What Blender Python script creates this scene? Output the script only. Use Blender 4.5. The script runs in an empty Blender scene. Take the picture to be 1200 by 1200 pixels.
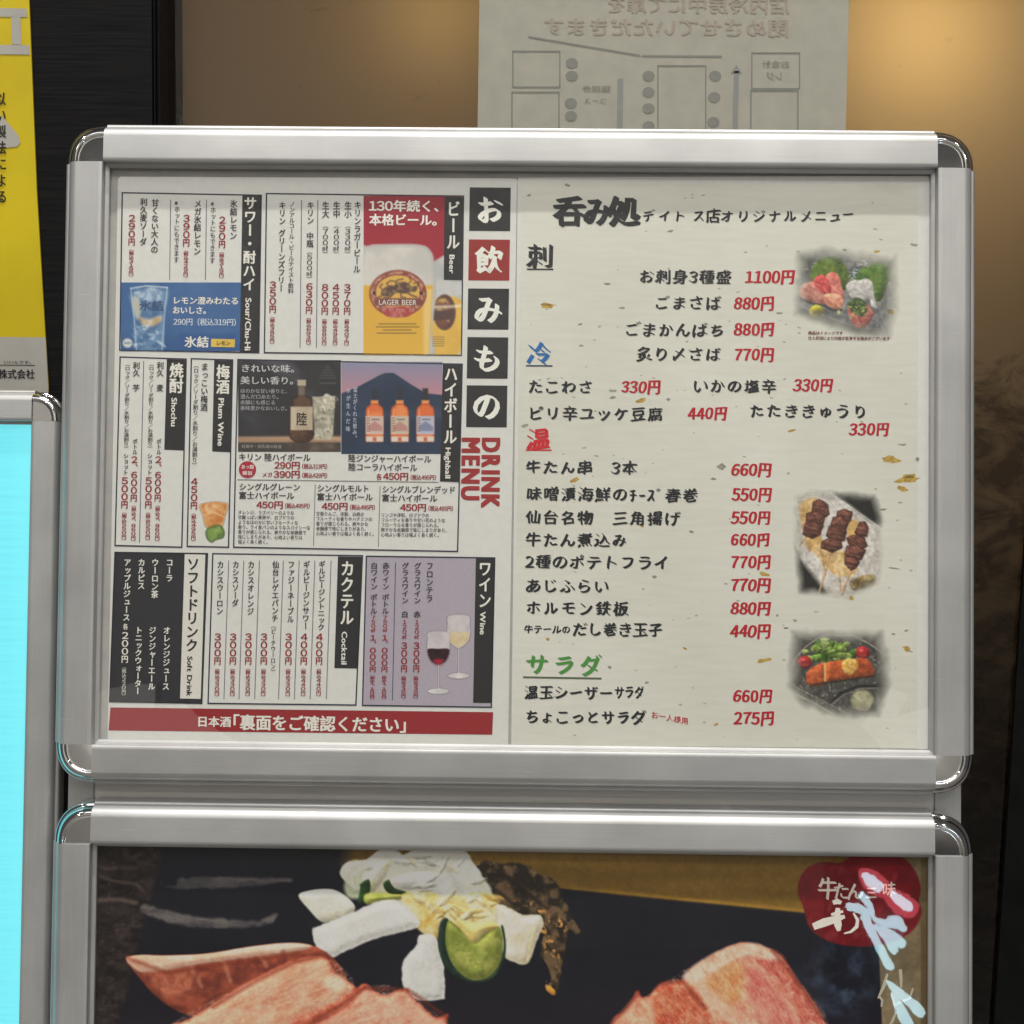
import bpy, bmesh, math, random
import numpy as np
from mathutils import Matrix, Vector

random.seed(7)
SC = bpy.context.scene
COL = SC.collection
RAD = math.radians

# ------------------------------------------------------------------ camera
# The stand leans back by LEAN. Sign coordinates: u right, v up along the sign, d out towards
# the viewer; origin at the centre of the upper frame, 1.20 m above the floor.
LEAN = RAD(5.0)
ORI = Vector((0, 0, 1.20))
SIGN = Matrix(((1, 0, 0, 0),
               (0, math.sin(LEAN), -math.cos(LEAN), 0),
               (0, math.cos(LEAN), math.sin(LEAN), ORI.z),
               (0, 0, 0, 1)))
F_PX = 1600.0                                   # focal length in pixels of the 1200 px photograph


def _rot(a, b, c):
    Rx = np.array([[1, 0, 0], [0, math.cos(a), -math.sin(a)], [0, math.sin(a), math.cos(a)]])
    Ry = np.array([[math.cos(b), 0, math.sin(b)], [0, 1, 0], [-math.sin(b), 0, math.cos(b)]])
    Rz = np.array([[math.cos(c), -math.sin(c), 0], [math.sin(c), math.cos(c), 0], [0, 0, 1]])
    return Rz @ Ry @ Rx


RCAM = _rot(RAD(-1.5503), RAD(0.72294), RAD(0.62063))
TCAM = np.array([0.002534, -0.038508, 0.948782])
FLIP = np.diag([1., -1., -1.])
CAM_L = FLIP @ (-RCAM.T @ TCAM)                  # camera position, sign coordinates
AX = FLIP @ RCAM.T                               # columns: right, down, forward
cam_local = Matrix(((AX[0, 0], -AX[0, 1], -AX[0, 2], CAM_L[0]),
                    (AX[1, 0], -AX[1, 1], -AX[1, 2], CAM_L[1]),
                    (AX[2, 0], -AX[2, 1], -AX[2, 2], CAM_L[2]),
                    (0, 0, 0, 1)))
cd = bpy.data.cameras.new('camera')
cam = bpy.data.objects.new('camera', cd)
COL.objects.link(cam)
cam.matrix_world = SIGN @ cam_local
cd.sensor_fit = 'HORIZONTAL'
cd.sensor_width = 36
cd.lens = 36 * F_PX / 1200
cd.clip_start = 0.02
cd.clip_end = 100
SC.camera = cam

# ------------------------------------------------------------------ world, lights, exposure
w = bpy.data.worlds.new('World')
SC.world = w
w.use_nodes = True
w.node_tree.nodes['Background'].inputs[0].default_value = (1.0, 0.98, 0.94, 1)
w.node_tree.nodes['Background'].inputs[1].default_value = 0.075
SC.view_settings.view_transform = 'Standard'
SC.view_settings.look = 'None'
SC.view_settings.exposure = 0
SC.view_settings.gamma = 1
SC.render.engine = 'CYCLES'
SC.cycles.max_bounces = 6
SC.cycles.use_adaptive_sampling = True
SC.cycles.adaptive_threshold = 0.02
SC.cycles.transparent_max_bounces = 12
SC.cycles.caustics_reflective = False
SC.cycles.caustics_refractive = False


def area(name, loc, target, sx, sy, power, col):
    l = bpy.data.lights.new(name, 'AREA')
    l.shape = 'RECTANGLE'
    l.size, l.size_y, l.energy, l.color = sx, sy, power, col
    o = bpy.data.objects.new(name, l)
    COL.objects.link(o)
    o.location = loc
    o.rotation_euler = (Vector(target) - Vector(loc)).to_track_quat('-Z', 'Y').to_euler()
    return o


# ceiling strip almost overhead: throws the sharp shade of the top rails on the sheets
area('ceiling_strip_light', SIGN @ Vector((0.05, 5.0, 1.5)), (0, 0, 1.1), 2.2, 0.10, 312, (1.0, 0.975, 0.92))
# second strip further out over the corridor
area('corridor_strip_light', SIGN @ Vector((0.2, 2.0, 2.25)), (0, 0, 1.0), 2.2, 0.10, 19, (1.0, 0.97, 0.92))
# wide soft fill added overhead, for light beyond the two strips
area('ceiling_fill_light', (-0.3, -2.3, 3.7), (0, 0, 0.9), 3.2, 1.2, 21, (0.97, 0.98, 1.0))
# downlights added over the corridor to give the chrome its glints
for k_, (x_, y_) in enumerate(((-1.9, -1.1), (-0.9, -3.6), (0.7, -3.4), (1.8, -1.6), (2.4, -3.8), (-2.6, -3.0))):
    area('glint_light', (x_, y_, 3.3), (x_ * .5, y_ * .5, 0), .11, .11, 7, (1.0, .95, .88))
for x_ in (-1.4, 0.2, 1.6):  # lamps added to brighten the far wall for the chrome to mirror
    area('far_wall_fill_light', (x_, -3.3, 3.1), (x_, -4.4, 1.3), .3, .12, 26, (1.0, .96, .9))


# ------------------------------------------------------------------ pixel to place
def P(px, py, d=0.0):
    """pixel of the photograph -> (u, v, d) on the sign plane at depth d."""
    r = AX @ np.array([(px - 600) / F_PX, (py - 600) / F_PX, 1.0])
    t = (d - CAM_L[2]) / r[2]
    q = CAM_L + t * r
    return float(q[0]), float(q[1]), float(d)


SM = np.array(SIGN)


def PW(px, py, y):
    """pixel of the photograph -> world point on the vertical wall plane at y."""
    r = SM[:3, :3] @ (AX @ np.array([(px - 600) / F_PX, (py - 600) / F_PX, 1.0]))
    c = SM[:3, :3] @ CAM_L + SM[:3, 3]
    t = (y - c[1]) / r[1]
    q = c + t * r
    return float(q[0]), float(y), float(q[2])


# ------------------------------------------------------------------ colours and materials
KEXP = 0.80        # radiance of a white sheet of albedo 1 under the scene's light


def s2l(c):
    return tuple(((x / 255) / 12.92 if x / 255 <= 0.04045 else ((x / 255 + 0.055) / 1.055) ** 2.4) for x in c)


def alb(c):
    return tuple(min(0.9, max(0.004, x / KEXP)) for x in s2l(c)) + (1.0,)


_M = {}


def new_mat(name):
    m = bpy.data.materials.new(name)
    m.use_nodes = True
    nt = m.node_tree
    return m, nt, nt.nodes['Principled BSDF']


def setp(b, **k):
    for n, v in k.items():
        b.inputs[n.replace('_', ' ')].default_value = v


def ink(c):
    """flat print colour, as it looks in the photograph (sRGB 0-255)."""
    key = ('ink', c)
    if key not in _M:
        m, nt, b = new_mat('ink_%d_%d_%d' % c)
        setp(b, Base_Color=alb(c), Roughness=0.55)
        b.inputs['Specular IOR Level'].default_value = 0.25
        tx = nt.nodes.new('ShaderNodeTexNoise')
        tx.inputs['Scale'].default_value = 900
        tx.inputs['Detail'].default_value = 2
        mr = nt.nodes.new('ShaderNodeMapRange')
        mr.inputs[3].default_value, mr.inputs[4].default_value = 0.88, 1.12
        tc = nt.nodes.new('ShaderNodeTexCoord')
        hs = nt.nodes.new('ShaderNodeHueSaturation')
        hs.inputs['Color'].default_value = alb(c)
        nt.links.new(tc.outputs['Object'], tx.inputs['Vector'])
        nt.links.new(tx.outputs['Fac'], mr.inputs[0])
        nt.links.new(mr.outputs[0], hs.inputs['Value'])
        nt.links.new(hs.outputs[0], b.inputs['Base Color'])
        _M[key] = m
    return _M[key]


def noise_mat(name, c1, c2, scale, stretch=(1, 1, 1), rough=0.6, metal=0.0, bump=0.0, detail=4, rr=(0, 0), contrast=(0.3, 0.7), spec=0.5):
    m, nt, b = new_mat(name)
    tc = nt.nodes.new('ShaderNodeTexCoord')
    mp = nt.nodes.new('ShaderNodeMapping')
    mp.inputs['Scale'].default_value = stretch
    tx = nt.nodes.new('ShaderNodeTexNoise')
    tx.inputs['Scale'].default_value = scale
    tx.inputs['Detail'].default_value = detail
    cr = nt.nodes.new('ShaderNodeValToRGB')
    cr.color_ramp.elements[0].position, cr.color_ramp.elements[1].position = contrast
    cr.color_ramp.elements[0].color, cr.color_ramp.elements[1].color = tuple(c1) + (1,), tuple(c2) + (1,)
    L = nt.links.new
    L(tc.outputs['Object'], mp.inputs[0]); L(mp.outputs[0], tx.inputs['Vector'])
    L(tx.outputs['Fac'], cr.inputs[0]); L(cr.outputs[0], b.inputs['Base Color'])
    setp(b, Roughness=rough, Metallic=metal)
    b.inputs['Specular IOR Level'].default_value = spec
    if rr[1] > 0:
        mr = nt.nodes.new('ShaderNodeMapRange')
        mr.inputs[3].default_value, mr.inputs[4].default_value = rr
        L(tx.outputs['Fac'], mr.inputs[0]); L(mr.outputs[0], b.inputs['Roughness'])
    if bump:
        bp = nt.nodes.new('ShaderNodeBump')
        bp.inputs['Strength'].default_value = bump
        bp.inputs['Distance'].default_value = 0.0005
        L(tx.outputs['Fac'], bp.inputs['Height']); L(bp.outputs[0], b.inputs['Normal'])
    return m


def aluminium(name, along):
    # satin anodised extrusion, fine die lines along the rail
    st = (3, 260, 260) if along == 'u' else (260, 3, 260)
    m = noise_mat(name, (0.465, 0.465, 0.458), (0.515, 0.515, 0.508), 6, st, 0.44, 0.55, 0.02, 3, (0.38, 0.48), (0.25, 0.75))
    nt = m.node_tree
    b = nt.nodes['Principled BSDF']
    L = nt.links.new
    base = b.inputs['Base Color'].links[0].from_socket
    tc = next(n for n in nt.nodes if n.type == 'TEX_COORD')
    # dull smudges and a few fine scratches
    sm = nt.nodes.new('ShaderNodeTexNoise'); sm.inputs['Scale'].default_value = 16; sm.inputs['Detail'].default_value = 5
    mr = nt.nodes.new('ShaderNodeMapRange'); mr.inputs[1].default_value, mr.inputs[2].default_value = .35, .65
    mr.inputs[3].default_value, mr.inputs[4].default_value = .90, 1.07
    mp = nt.nodes.new('ShaderNodeMapping'); mp.inputs['Rotation'].default_value = (0, 0, .5)
    mp.inputs['Scale'].default_value = (30, 700, 1)
    sc_ = nt.nodes.new('ShaderNodeTexNoise'); sc_.inputs['Scale'].default_value = 1.0; sc_.inputs['Detail'].default_value = 1
    m2 = nt.nodes.new('ShaderNodeMapRange'); m2.inputs[1].default_value, m2.inputs[2].default_value = .74, .80
    m2.inputs[3].default_value, m2.inputs[4].default_value = 1.0, 1.22
    mu = nt.nodes.new('ShaderNodeMath'); mu.operation = 'MULTIPLY'
    hs = nt.nodes.new('ShaderNodeHueSaturation')
    L(tc.outputs['Object'], sm.inputs['Vector']); L(sm.outputs['Fac'], mr.inputs[0])
    L(tc.outputs['Object'], mp.inputs[0]); L(mp.outputs[0], sc_.inputs['Vector']); L(sc_.outputs['Fac'], m2.inputs[0])
    L(mr.outputs[0], mu.inputs[0]); L(m2.outputs[0], mu.inputs[1])
    L(base, hs.inputs['Color']); L(mu.outputs[0], hs.inputs['Value']); L(hs.outputs[0], b.inputs['Base Color'])
    return m


M_ALU_H = aluminium('satin_aluminium_horizontal', 'u')
M_ALU_V = aluminium('satin_aluminium_vertical', 'v')
M_CHROME = noise_mat('chrome', (0.70, 0.70, 0.70), (0.78, 0.78, 0.77), 60, rough=0.07, metal=1.0, rr=(0.05, 0.10))
M_PAPER = noise_mat('white_paper', (0.73, 0.73, 0.70), (0.77, 0.77, 0.735), 180, rough=0.6, spec=0.3)
M_BACK = noise_mat('grey_backing_board', (0.42, 0.41, 0.40), (0.48, 0.47, 0.45), 90, rough=0.7)
M_BLACKPLASTIC = noise_mat('black_plastic', (0.012, 0.012, 0.013), (0.03, 0.03, 0.03), 70, rough=0.4)


def cover_mat(name, tint=1.0, wob=0.25):
    """thin clear plastic: fresnel mix of clear and mirror, slightly wavy."""
    m = bpy.data.materials.new(name)
    m.use_nodes = True
    nt = m.node_tree
    nt.nodes.remove(nt.nodes['Principled BSDF'])
    out = nt.nodes['Material Output']
    tr = nt.nodes.new('ShaderNodeBsdfTransparent')
    tr.inputs[0].default_value = (0.985 * tint, 0.985 * tint, 0.975 * tint, 1)
    gl = nt.nodes.new('ShaderNodeBsdfGlossy')
    gl.inputs['Roughness'].default_value = 0.014
    fr = nt.nodes.new('ShaderNodeFresnel')
    # a thin film has the same reflectance from both sides
    ge = nt.nodes.new('ShaderNodeNewGeometry')
    io = nt.nodes.new('ShaderNodeMapRange')
    io.inputs[3].default_value, io.inputs[4].default_value = 1.5, 1 / 1.5
    nt.links.new(ge.outputs['Backfacing'], io.inputs[0])
    nt.links.new(io.outputs[0], fr.inputs[0])
    mx = nt.nodes.new('ShaderNodeMixShader')
    tc = nt.nodes.new('ShaderNodeTexCoord')
    nz = nt.nodes.new('ShaderNodeTexNoise')
    nz.inputs['Scale'].default_value = 14
    nz.inputs['Detail'].default_value = 2
    bp = nt.nodes.new('ShaderNodeBump')
    bp.inputs['Strength'].default_value = wob
    bp.inputs['Distance'].default_value = 0.002
    L = nt.links.new
    L(tc.outputs['Object'], nz.inputs['Vector']); L(nz.outputs['Fac'], bp.inputs['Height'])
    L(bp.outputs[0], gl.inputs['Normal'])
    L(fr.outputs[0], mx.inputs[0]); L(tr.outputs[0], mx.inputs[1]); L(gl.outputs[0], mx.inputs[2])
    L(mx.outputs[0], out.inputs['Surface'])
    return m


M_COVER = cover_mat('clear_cover_sheet', 1.0, .08)
M_GLASS = cover_mat('window_glass', 0.92, 0.02)


def picture_mat():
    m, nt, b = new_mat('printed_picture')
    at = nt.nodes.new('ShaderNodeVertexColor')
    at.layer_name = 'print'
    tx = nt.nodes.new('ShaderNodeTexNoise')
    tx.inputs['Scale'].default_value = 1400
    mr = nt.nodes.new('ShaderNodeMapRange')
    mr.inputs[3].default_value, mr.inputs[4].default_value = 0.90, 1.10
    hs = nt.nodes.new('ShaderNodeHueSaturation')
    tc = nt.nodes.new('ShaderNodeTexCoord')
    L = nt.links.new
    L(tc.outputs['Object'], tx.inputs['Vector'])
    L(tx.outputs['Fac'], mr.inputs[0]); L(mr.outputs[0], hs.inputs['Value'])
    L(at.outputs['Color'], hs.inputs['Color']); L(hs.outputs[0], b.inputs['Base Color'])
    L(at.outputs['Alpha'], b.inputs['Alpha'])
    setp(b, Roughness=0.5)
    b.inputs['Specular IOR Level'].default_value = 0.3
    return m


M_PIC = picture_mat()

# ------------------------------------------------------------------ object helpers
BASE = {}


def tag(o, label, cat, group=None):
    o['label'] = label
    o['category'] = cat
    if group:
        o['group'] = group
    return o


def thing(name, base, label, cat, group=None, mat=SIGN):
    """Empty at the thing's base, in sign coordinates (or world coordinates for mat=None)."""
    o = bpy.data.objects.new(name, None)
    o.empty_display_size = 0.05
    COL.objects.link(o)
    o.matrix_world = (mat @ Matrix.Translation(base)) if mat else Matrix.Translation(base)
    BASE[o] = Vector(base)
    return tag(o, label, cat, group)


def mesh_obj(name, verts, faces, mat, parent, smooth=False):
    me = bpy.data.meshes.new(name)
    b = BASE.get(parent, Vector((0, 0, 0)))
    me.from_pydata([(v[0] - b[0], v[1] - b[1], v[2] - b[2]) for v in verts], [], faces)
    me.materials.append(mat)
    if smooth:
        for p in me.polygons:
            p.use_smooth = True
    me.update()
    o = bpy.data.objects.new(name, me)
    COL.objects.link(o)
    o.parent = parent
    BASE[o] = b
    return o


def box(name, a, b, mat, parent, bevel=0.0):
    (x0, y0, z0), (x1, y1, z1) = a, b
    v = [(x, y, z) for x in (x0, x1) for y in (y0, y1) for z in (z0, z1)]
    f = [(0, 1, 3, 2), (4, 6, 7, 5), (0, 4, 5, 1), (2, 3, 7, 6), (0, 2, 6, 4), (1, 5, 7, 3)]
    o = mesh_obj(name, v, f, mat, parent)
    if bevel:
        bm = bmesh.new(); bm.from_mesh(o.data)
        bmesh.ops.bevel(bm, geom=bm.edges[:], offset=bevel, segments=2, affect='EDGES')
        bm.to_mesh(o.data); bm.free()
    return o


def quad(name, pts, mat, parent):
    return mesh_obj(name, pts, [tuple(range(len(pts)))], mat, parent)


def pquad(name, px, d, mat, parent):
    """polygon of print from photograph pixels (clockwise in the picture), at depth d on the sheet."""
    return quad(name, [P(x, y, d) for x, y in reversed(px)], mat, parent)


def slab(name, px, d0, d1, mat, parent):
    top = [P(x, y, d1) for x, y in reversed(px)]
    bot = [(q[0], q[1], d0) for q in top]
    n = len(px)
    f = [tuple(range(n)), tuple(range(2 * n - 1, n - 1, -1))]
    f += [(i, i + n, (i + 1) % n + n, (i + 1) % n) for i in range(n)]
    return mesh_obj(name, top + bot, f, mat, parent)


def frame_lines(name, px, w, d, mat, parent):
    """thin printed border line along the quad px, w pixels wide."""
    cx = sum(p[0] for p in px) / 4
    cy = sum(p[1] for p in px) / 4
    sgn = [(1, 1), (-1, 1), (-1, -1), (1, -1)]
    inn = [(p[0] + s[0] * w, p[1] + s[1] * w) for p, s in zip(px, sgn)]
    v = [P(x, y, d) for x, y in px] + [P(x, y, d) for x, y in inn]
    f = [(i, i + 4, (i + 1) % 4 + 4, (i + 1) % 4) for i in range(4)]
    return mesh_obj(name, v, f, mat, parent)


def pline(name, x0, y0, x1, y1, w, d, mat, parent):
    if abs(x1 - x0) > abs(y1 - y0):
        q = [(x0, y0 - w / 2), (x1, y1 - w / 2), (x1, y1 + w / 2), (x0, y0 + w / 2)]
    else:
        q = [(x0 - w / 2, y0), (x0 + w / 2, y0), (x1 + w / 2, y1), (x1 - w / 2, y1)]
    return pquad(name, q, d, mat, parent)

# ------------------------------------------------------------------ lettering
TEXTS = []          # (parent, kind, string, geometry, colour, style)


def H(parent, s, x0, x1, y, size, col, style='g', d=0.0, slope=0.0, pl=None):
    TEXTS.append((parent, 'H', s, (x0, x1, y, size, d, slope), col, style, pl))


def V(parent, s, x, y0, y1, size, col, style='g', d=0.0, pl=None):
    TEXTS.append((parent, 'V', s, (x, y0, y1, size, d, 0), col, style, pl))


def R(parent, s, x, y0, y1, size, col, style='g', d=0.0):
    TEXTS.append((parent, 'R', s, (x, y0, y1, size, d, 0), col, style, None))


STYLES = {   # outline growth, nib shifts (em), slant of strokes rising to the right, forward slant, wobble
    'g': (0.0, [(-.03, 0), (.03, 0), (0, .018), (0, -.012)], 0, 0, 0),
    'r': (0.0, [(-.018, 0), (.018, 0), (0, .012)], 0, 0, 0),
    'b': (0.0, [(-.034, 0), (.034, 0), (0, .022), (0, -.022), (.012, 0)], 0, 0, 0),
    'h': (0.0, [(-.06, 0), (.06, 0), (-.05, .035), (.05, -.035), (-.05, -.035), (.05, .035), (0, .03), (0, -.03), (0, 0)], 0, 0, 0),
    'brush': (-.016, [(-.036, .026), (-.012, .009), (.012, -.009), (.036, -.026)], .09, .03, .020),
    'brushb': (-.016, [(-.054, .038), (-.032, .023), (-.016, .011), (0, 0), (.016, -.011), (.032, -.023), (.054, -.038)], .09, .03, .027),
    'brushh': (0.0, [(-.052, .036), (-.035, .024), (-.018, .012), (0, 0), (.018, -.012), (.035, -.024), (.052, -.036)], .07, .02, .026),
    'price': (0.0, [(-.06, .0), (-.03, .018), (0, -.012), (.03, -.018), (.06, 0)], .03, .13, .016),
}
ROTV = set('ー―（）()「」〜-・')
SMALL = set('ッャュョァィゥェォっゃゅょ')


def build_glyphs(chars, off):
    chars = sorted(chars)
    cu = bpy.data.curves.new('glyph_source', 'FONT')
    ob = bpy.data.objects.new('glyph_source', cu)
    COL.objects.link(ob)
    cu.resolution_u = 3
    cu.offset = off
    cu.space_line = 3.0
    cu.body = '\n'.join(chars)
    bpy.context.view_layer.update()
    me = bpy.data.meshes.new_from_object(ob.evaluated_get(bpy.context.evaluated_depsgraph_get()))
    n = len(me.vertices)
    co = np.empty(n * 3, np.float32)
    me.vertices.foreach_get('co', co)
    co = co.reshape(-1, 3)[:, :2].astype(float)
    line = np.rint((0.38 - co[:, 1]) / 3.0).astype(int)
    polys = {}
    for p in me.polygons:
        polys.setdefault(line[p.vertices[0]], []).append(tuple(p.vertices))
    out = {}
    for i, ch in enumerate(chars):
        idx = np.nonzero(line == i)[0]
        if not len(idx):
            continue
        mp = dict(zip(idx.tolist(), range(len(idx))))
        g = co[idx].copy()
        g[:, 1] += 3.0 * i
        out[ch] = (g, [tuple(mp[v] for v in f) for f in polys.get(i, [])])
    bpy.data.meshes.remove(me)
    bpy.data.objects.remove(ob)
    bpy.data.curves.remove(cu)
    return out


def advance(ch, G, style=''):
    o = ord(ch)
    if ch == ' ':
        return 0.32
    if o >= 0xFF61 and o <= 0xFF9F:
        return 0.52
    if 0xFF10 <= o <= 0xFF19:
        return 0.60
    if o > 0x2000:
        return 1.0
    if ch in G:
        g = G[ch][0]
        return float(g[:, 0].max()) + (0.17 if style == 'h' else 0.055)
    return 0.5


def flush_texts():
    global TEXTS
    wide = {ord(c): chr(ord(c) + 0xFEE0) for c in '0123456789'}
    TEXTS = [(t[0], t[1], t[2].translate(wide)) + t[3:] for t in TEXTS]
    need = {}
    for t in TEXTS:
        need.setdefault(STYLES[t[5]][0], set()).update(t[2])
    need = {k: build_glyphs({c for c in v if c not in ' 　'}, k) for k, v in need.items()}
    rng = random.Random(3)
    for parent, kind, s, (a, b, c, size, d, slope), col, style, pl in TEXTS:
        # pl: None = on the sign; 'wall' = on the vertical plane y = d; 'mirror' = the same, read from behind
        Q = P if pl is None else PW
        off, nib, rise, slant, wob = STYLES[style]
        G = need[off]
        verts, faces = [], []
        if kind == 'H':
            p0 = np.array(Q(a, c, d)); e = np.array(Q(a + 50, c, d)); sc = np.linalg.norm(e - p0) / 50
            tot = sum(advance(ch, G, style) for ch in s)
            sx, sy = (b - a) / tot * sc, size * sc
            gw = min(1.0, size * 1.06 / ((b - a) / tot)) if style.startswith('brush') else (.90 if style == 'price' else 1.0)
        elif kind == 'V':
            p0 = np.array(Q(a, b, d)); e = np.array(Q(a, b + 50, d)); sc = np.linalg.norm(e - p0) / 50
            n = sum(0.55 if ch in ' ,' else 1 for ch in s)
            cell = (c - b) / n * sc
            sx, sy = size * sc, min(cell * 1.02, size * sc * 1.25)
        else:
            p0 = np.array(Q(a, b, d)); e = np.array(Q(a, b + 50, d)); sc = np.linalg.norm(e - p0) / 50
            tot = sum(advance(ch, G, style) for ch in s)
            sx, sy = (c - b) / tot * sc, size * sc
        pen = 0.0
        for ch in s:
            if kind == 'V':
                step = cell * (0.55 if ch in ' ,' else 1.0)
            if ch in G:
                g, fs = G[ch]
                g = g.copy()
                lx, ly = g[:, 0] - (0.5 if kind == 'V' else 0), g[:, 1] - 0.38
                num = 0xFF10 <= ord(ch) <= 0xFF19
                if num and kind != 'V':
                    lx = lx - .20
                if kind == 'V':
                    if num:
                        lx, ly = lx * 1.55, ly * 1.10
                    if ord(ch) < 0x2000:
                        lx = (g[:, 0] - (g[:, 0].max() + g[:, 0].min()) / 2) * 1.5
                        ly = ly * 1.08
                    if ch in ROTV:
                        lx, ly = ly.copy(), -lx.copy()
                    elif ch in '、。，,':
                        lx, ly = lx + .62, ly + .58
                    elif ch in SMALL:
                        lx, ly = lx + .08, ly + .06
                if wob:
                    ph = rng.random() * 6.28
                    am = wob * (0.7 + 0.6 * rng.random())
                    ox = am * np.sin(5.1 * ly + 3.0 * lx + ph)
                    oy = am * np.sin(4.3 * lx - 2.2 * ly + ph * 1.7)
                    k = 1 + rng.uniform(-.05, .05)
                    an = rng.uniform(-.035, .035)
                    cx = lx - (0 if kind == 'V' else .5)
                    lx, ly = (lx - cx) + (cx * math.cos(an) - ly * math.sin(an)) * k + ox, (cx * math.sin(an) + ly * math.cos(an)) * k + oy
                if rise or slant:
                    cx = lx - (0 if kind == 'V' else .5)
                    ly = ly + rise * cx
                    lx = lx + slant * ly
                for k, (nx, ny) in enumerate(nib):
                    X, Y = lx + nx, ly + ny
                    if kind == 'H':
                        hc = advance(ch, G, style) / 2
                        X = hc + (X - hc) * gw
                        du, dv = pen + X * sx, Y * sy + slope * (pen + X * sx)
                    elif kind == 'V':
                        du, dv = X * sx, -(pen + step / 2) + Y * sy
                    else:
                        du, dv = Y * sy, -(pen + X * sx)
                    o = len(verts)
                    zz = k * 1.2e-5
                    if pl is None:
                        verts.extend([(p0[0] + x, p0[1] + y, d + zz) for x, y in zip(du, dv)])
                    elif pl == 'wall':
                        verts.extend([(p0[0] + x, d - zz, p0[2] + y) for x, y in zip(du, dv)])
                    else:
                        verts.extend([(p0[0] + (b - a) * sc - x, d - zz, p0[2] + y) for x, y in zip(du, dv)])
                    faces.extend([tuple(v + o for v in f) for f in fs])
            pen += step if kind == 'V' else advance(ch, G, style) * sx
        if verts:
            mesh_obj('lettering', verts, faces, ink(col), parent)


# ------------------------------------------------------------------ printed pictures (painted colour per vertex)
class Pic:
    """a printed photograph: colours laid in paint layers over a fine grid of the sheet."""

    def __init__(s, x0, y0, x1, y1, res=0.9, bg=(0, 0, 0), alpha=1.0):
        s.nx = max(3, int((x1 - x0) * res) + 1)
        s.ny = max(3, int((y1 - y0) * res) + 1)
        s.x, s.y = np.linspace(x0, x1, s.nx), np.linspace(y0, y1, s.ny)
        s.X, s.Y = np.meshgrid(s.x, s.y)
        s.rgb = np.zeros(s.X.shape + (3,)) + np.array(bg, float)
        s.a = np.full(s.X.shape, float(alpha))

    def noise(s, scale, seed=0, oct=3, sx=1.0, sy=1.0, ang=0.0):
        ca, sa = math.cos(ang), math.sin(ang)
        U = (s.X * ca + s.Y * sa) / scale * sx + seed * 17.3
        W = (-s.X * sa + s.Y * ca) / scale * sy + seed * 9.1
        tot = np.zeros_like(U); amp, norm = 1.0, 0
        for o in range(oct):
            rs = np.random.RandomState(seed * 31 + o)
            T = rs.rand(64, 64)
            i, j = np.floor(U).astype(int), np.floor(W).astype(int)
            fu, fw = U - i, W - j
            fu, fw = fu * fu * (3 - 2 * fu), fw * fw * (3 - 2 * fw)
            g = lambda a, b: T[b % 64, a % 64]
            tot += amp * ((g(i, j) * (1 - fu) + g(i + 1, j) * fu) * (1 - fw) + (g(i, j + 1) * (1 - fu) + g(i + 1, j + 1) * fu) * fw)
            norm += amp
            amp *= .5; U = U * 2.03; W = W * 2.03
        return tot / norm

    def sdf(s, pts, smooth=True):
        p = np.array(pts, float)
        if smooth:
            n = len(p); q = []
            for i in range(n):
                a, b, c, e = p[i - 1], p[i], p[(i + 1) % n], p[(i + 2) % n]
                for t in np.linspace(0, 1, 5)[:-1]:
                    q.append(0.5 * ((2 * b) + (-a + c) * t + (2 * a - 5 * b + 4 * c - e) * t * t + (-a + 3 * b - 3 * c + e) * t ** 3))
            p = np.array(q)
        m = 14
        ix0, ix1 = np.searchsorted(s.x, [p[:, 0].min() - m, p[:, 0].max() + m])
        iy0, iy1 = np.searchsorted(s.y, [p[:, 1].min() - m, p[:, 1].max() + m])
        D = np.full(s.X.shape, 99.0)
        X, Y = s.X[iy0:iy1, ix0:ix1], s.Y[iy0:iy1, ix0:ix1]
        if X.size == 0:
            return D
        dd = np.full(X.shape, 1e9); ins = np.zeros(X.shape, bool)
        for i in range(len(p)):
            a, b = p[i], p[(i + 1) % len(p)]
            e = b - a
            L2 = (e ** 2).sum() + 1e-9
            t = np.clip(((X - a[0]) * e[0] + (Y - a[1]) * e[1]) / L2, 0, 1)
            dd = np.minimum(dd, (X - a[0] - t * e[0]) ** 2 + (Y - a[1] - t * e[1]) ** 2)
            if abs(e[1]) > 1e-9:
                ins ^= ((a[1] > Y) != (b[1] > Y)) & (X < (b[0] - a[0]) * (Y - a[1]) / e[1] + a[0])
        dd = np.sqrt(dd)
        D[iy0:iy1, ix0:ix1] = np.where(ins, -dd, dd)
        return D

    def put(s, m, col, a=True):
        m = np.clip(m, 0, 1)[..., None]
        s.rgb = s.rgb * (1 - m) + np.asarray(col, float) * m
        if a:
            s.a = np.maximum(s.a, m[..., 0])

    def poly(s, pts, col, col2=None, nscale=12, seed=1, soft=1.0, edge=None, ew=4, rough=0.0, smooth=True, ang=0, sx=1, sy=1, op=1.0, gain=1.6, sh=0.0, sw=9):
        D = s.sdf(pts, smooth)
        if rough:
            D = D + (s.noise(7, seed + 5, 3) - .5) * 2 * rough
        m = np.clip(.5 - D / (2 * soft), 0, 1) * op
        c = np.zeros(s.X.shape + (3,)) + np.array(col, float)
        if col2 is not None:
            t = np.clip((s.noise(nscale, seed, 4, sx, sy, ang) - .5) * gain * 2 + .5, 0, 1)[..., None]
            c = c * (1 - t) + np.array(col2, float) * t
        if sh:                                    # printed photo: roundness of the pictured thing
            gy, gx = np.gradient(np.clip(D, -sw, 3))
            sp = s.x[1] - s.x[0]
            t = np.clip(1 + D / sw, 0, 1)
            c = c * (1 + sh * (-.45 * gx - .85 * gy) / sp * t)[..., None]
        if edge is not None:
            t = np.clip(1 + D / ew, 0, 1)[..., None]
            c = c * (1 - t) + np.array(edge, float) * t
        s.put(m, c)
        return D

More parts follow.
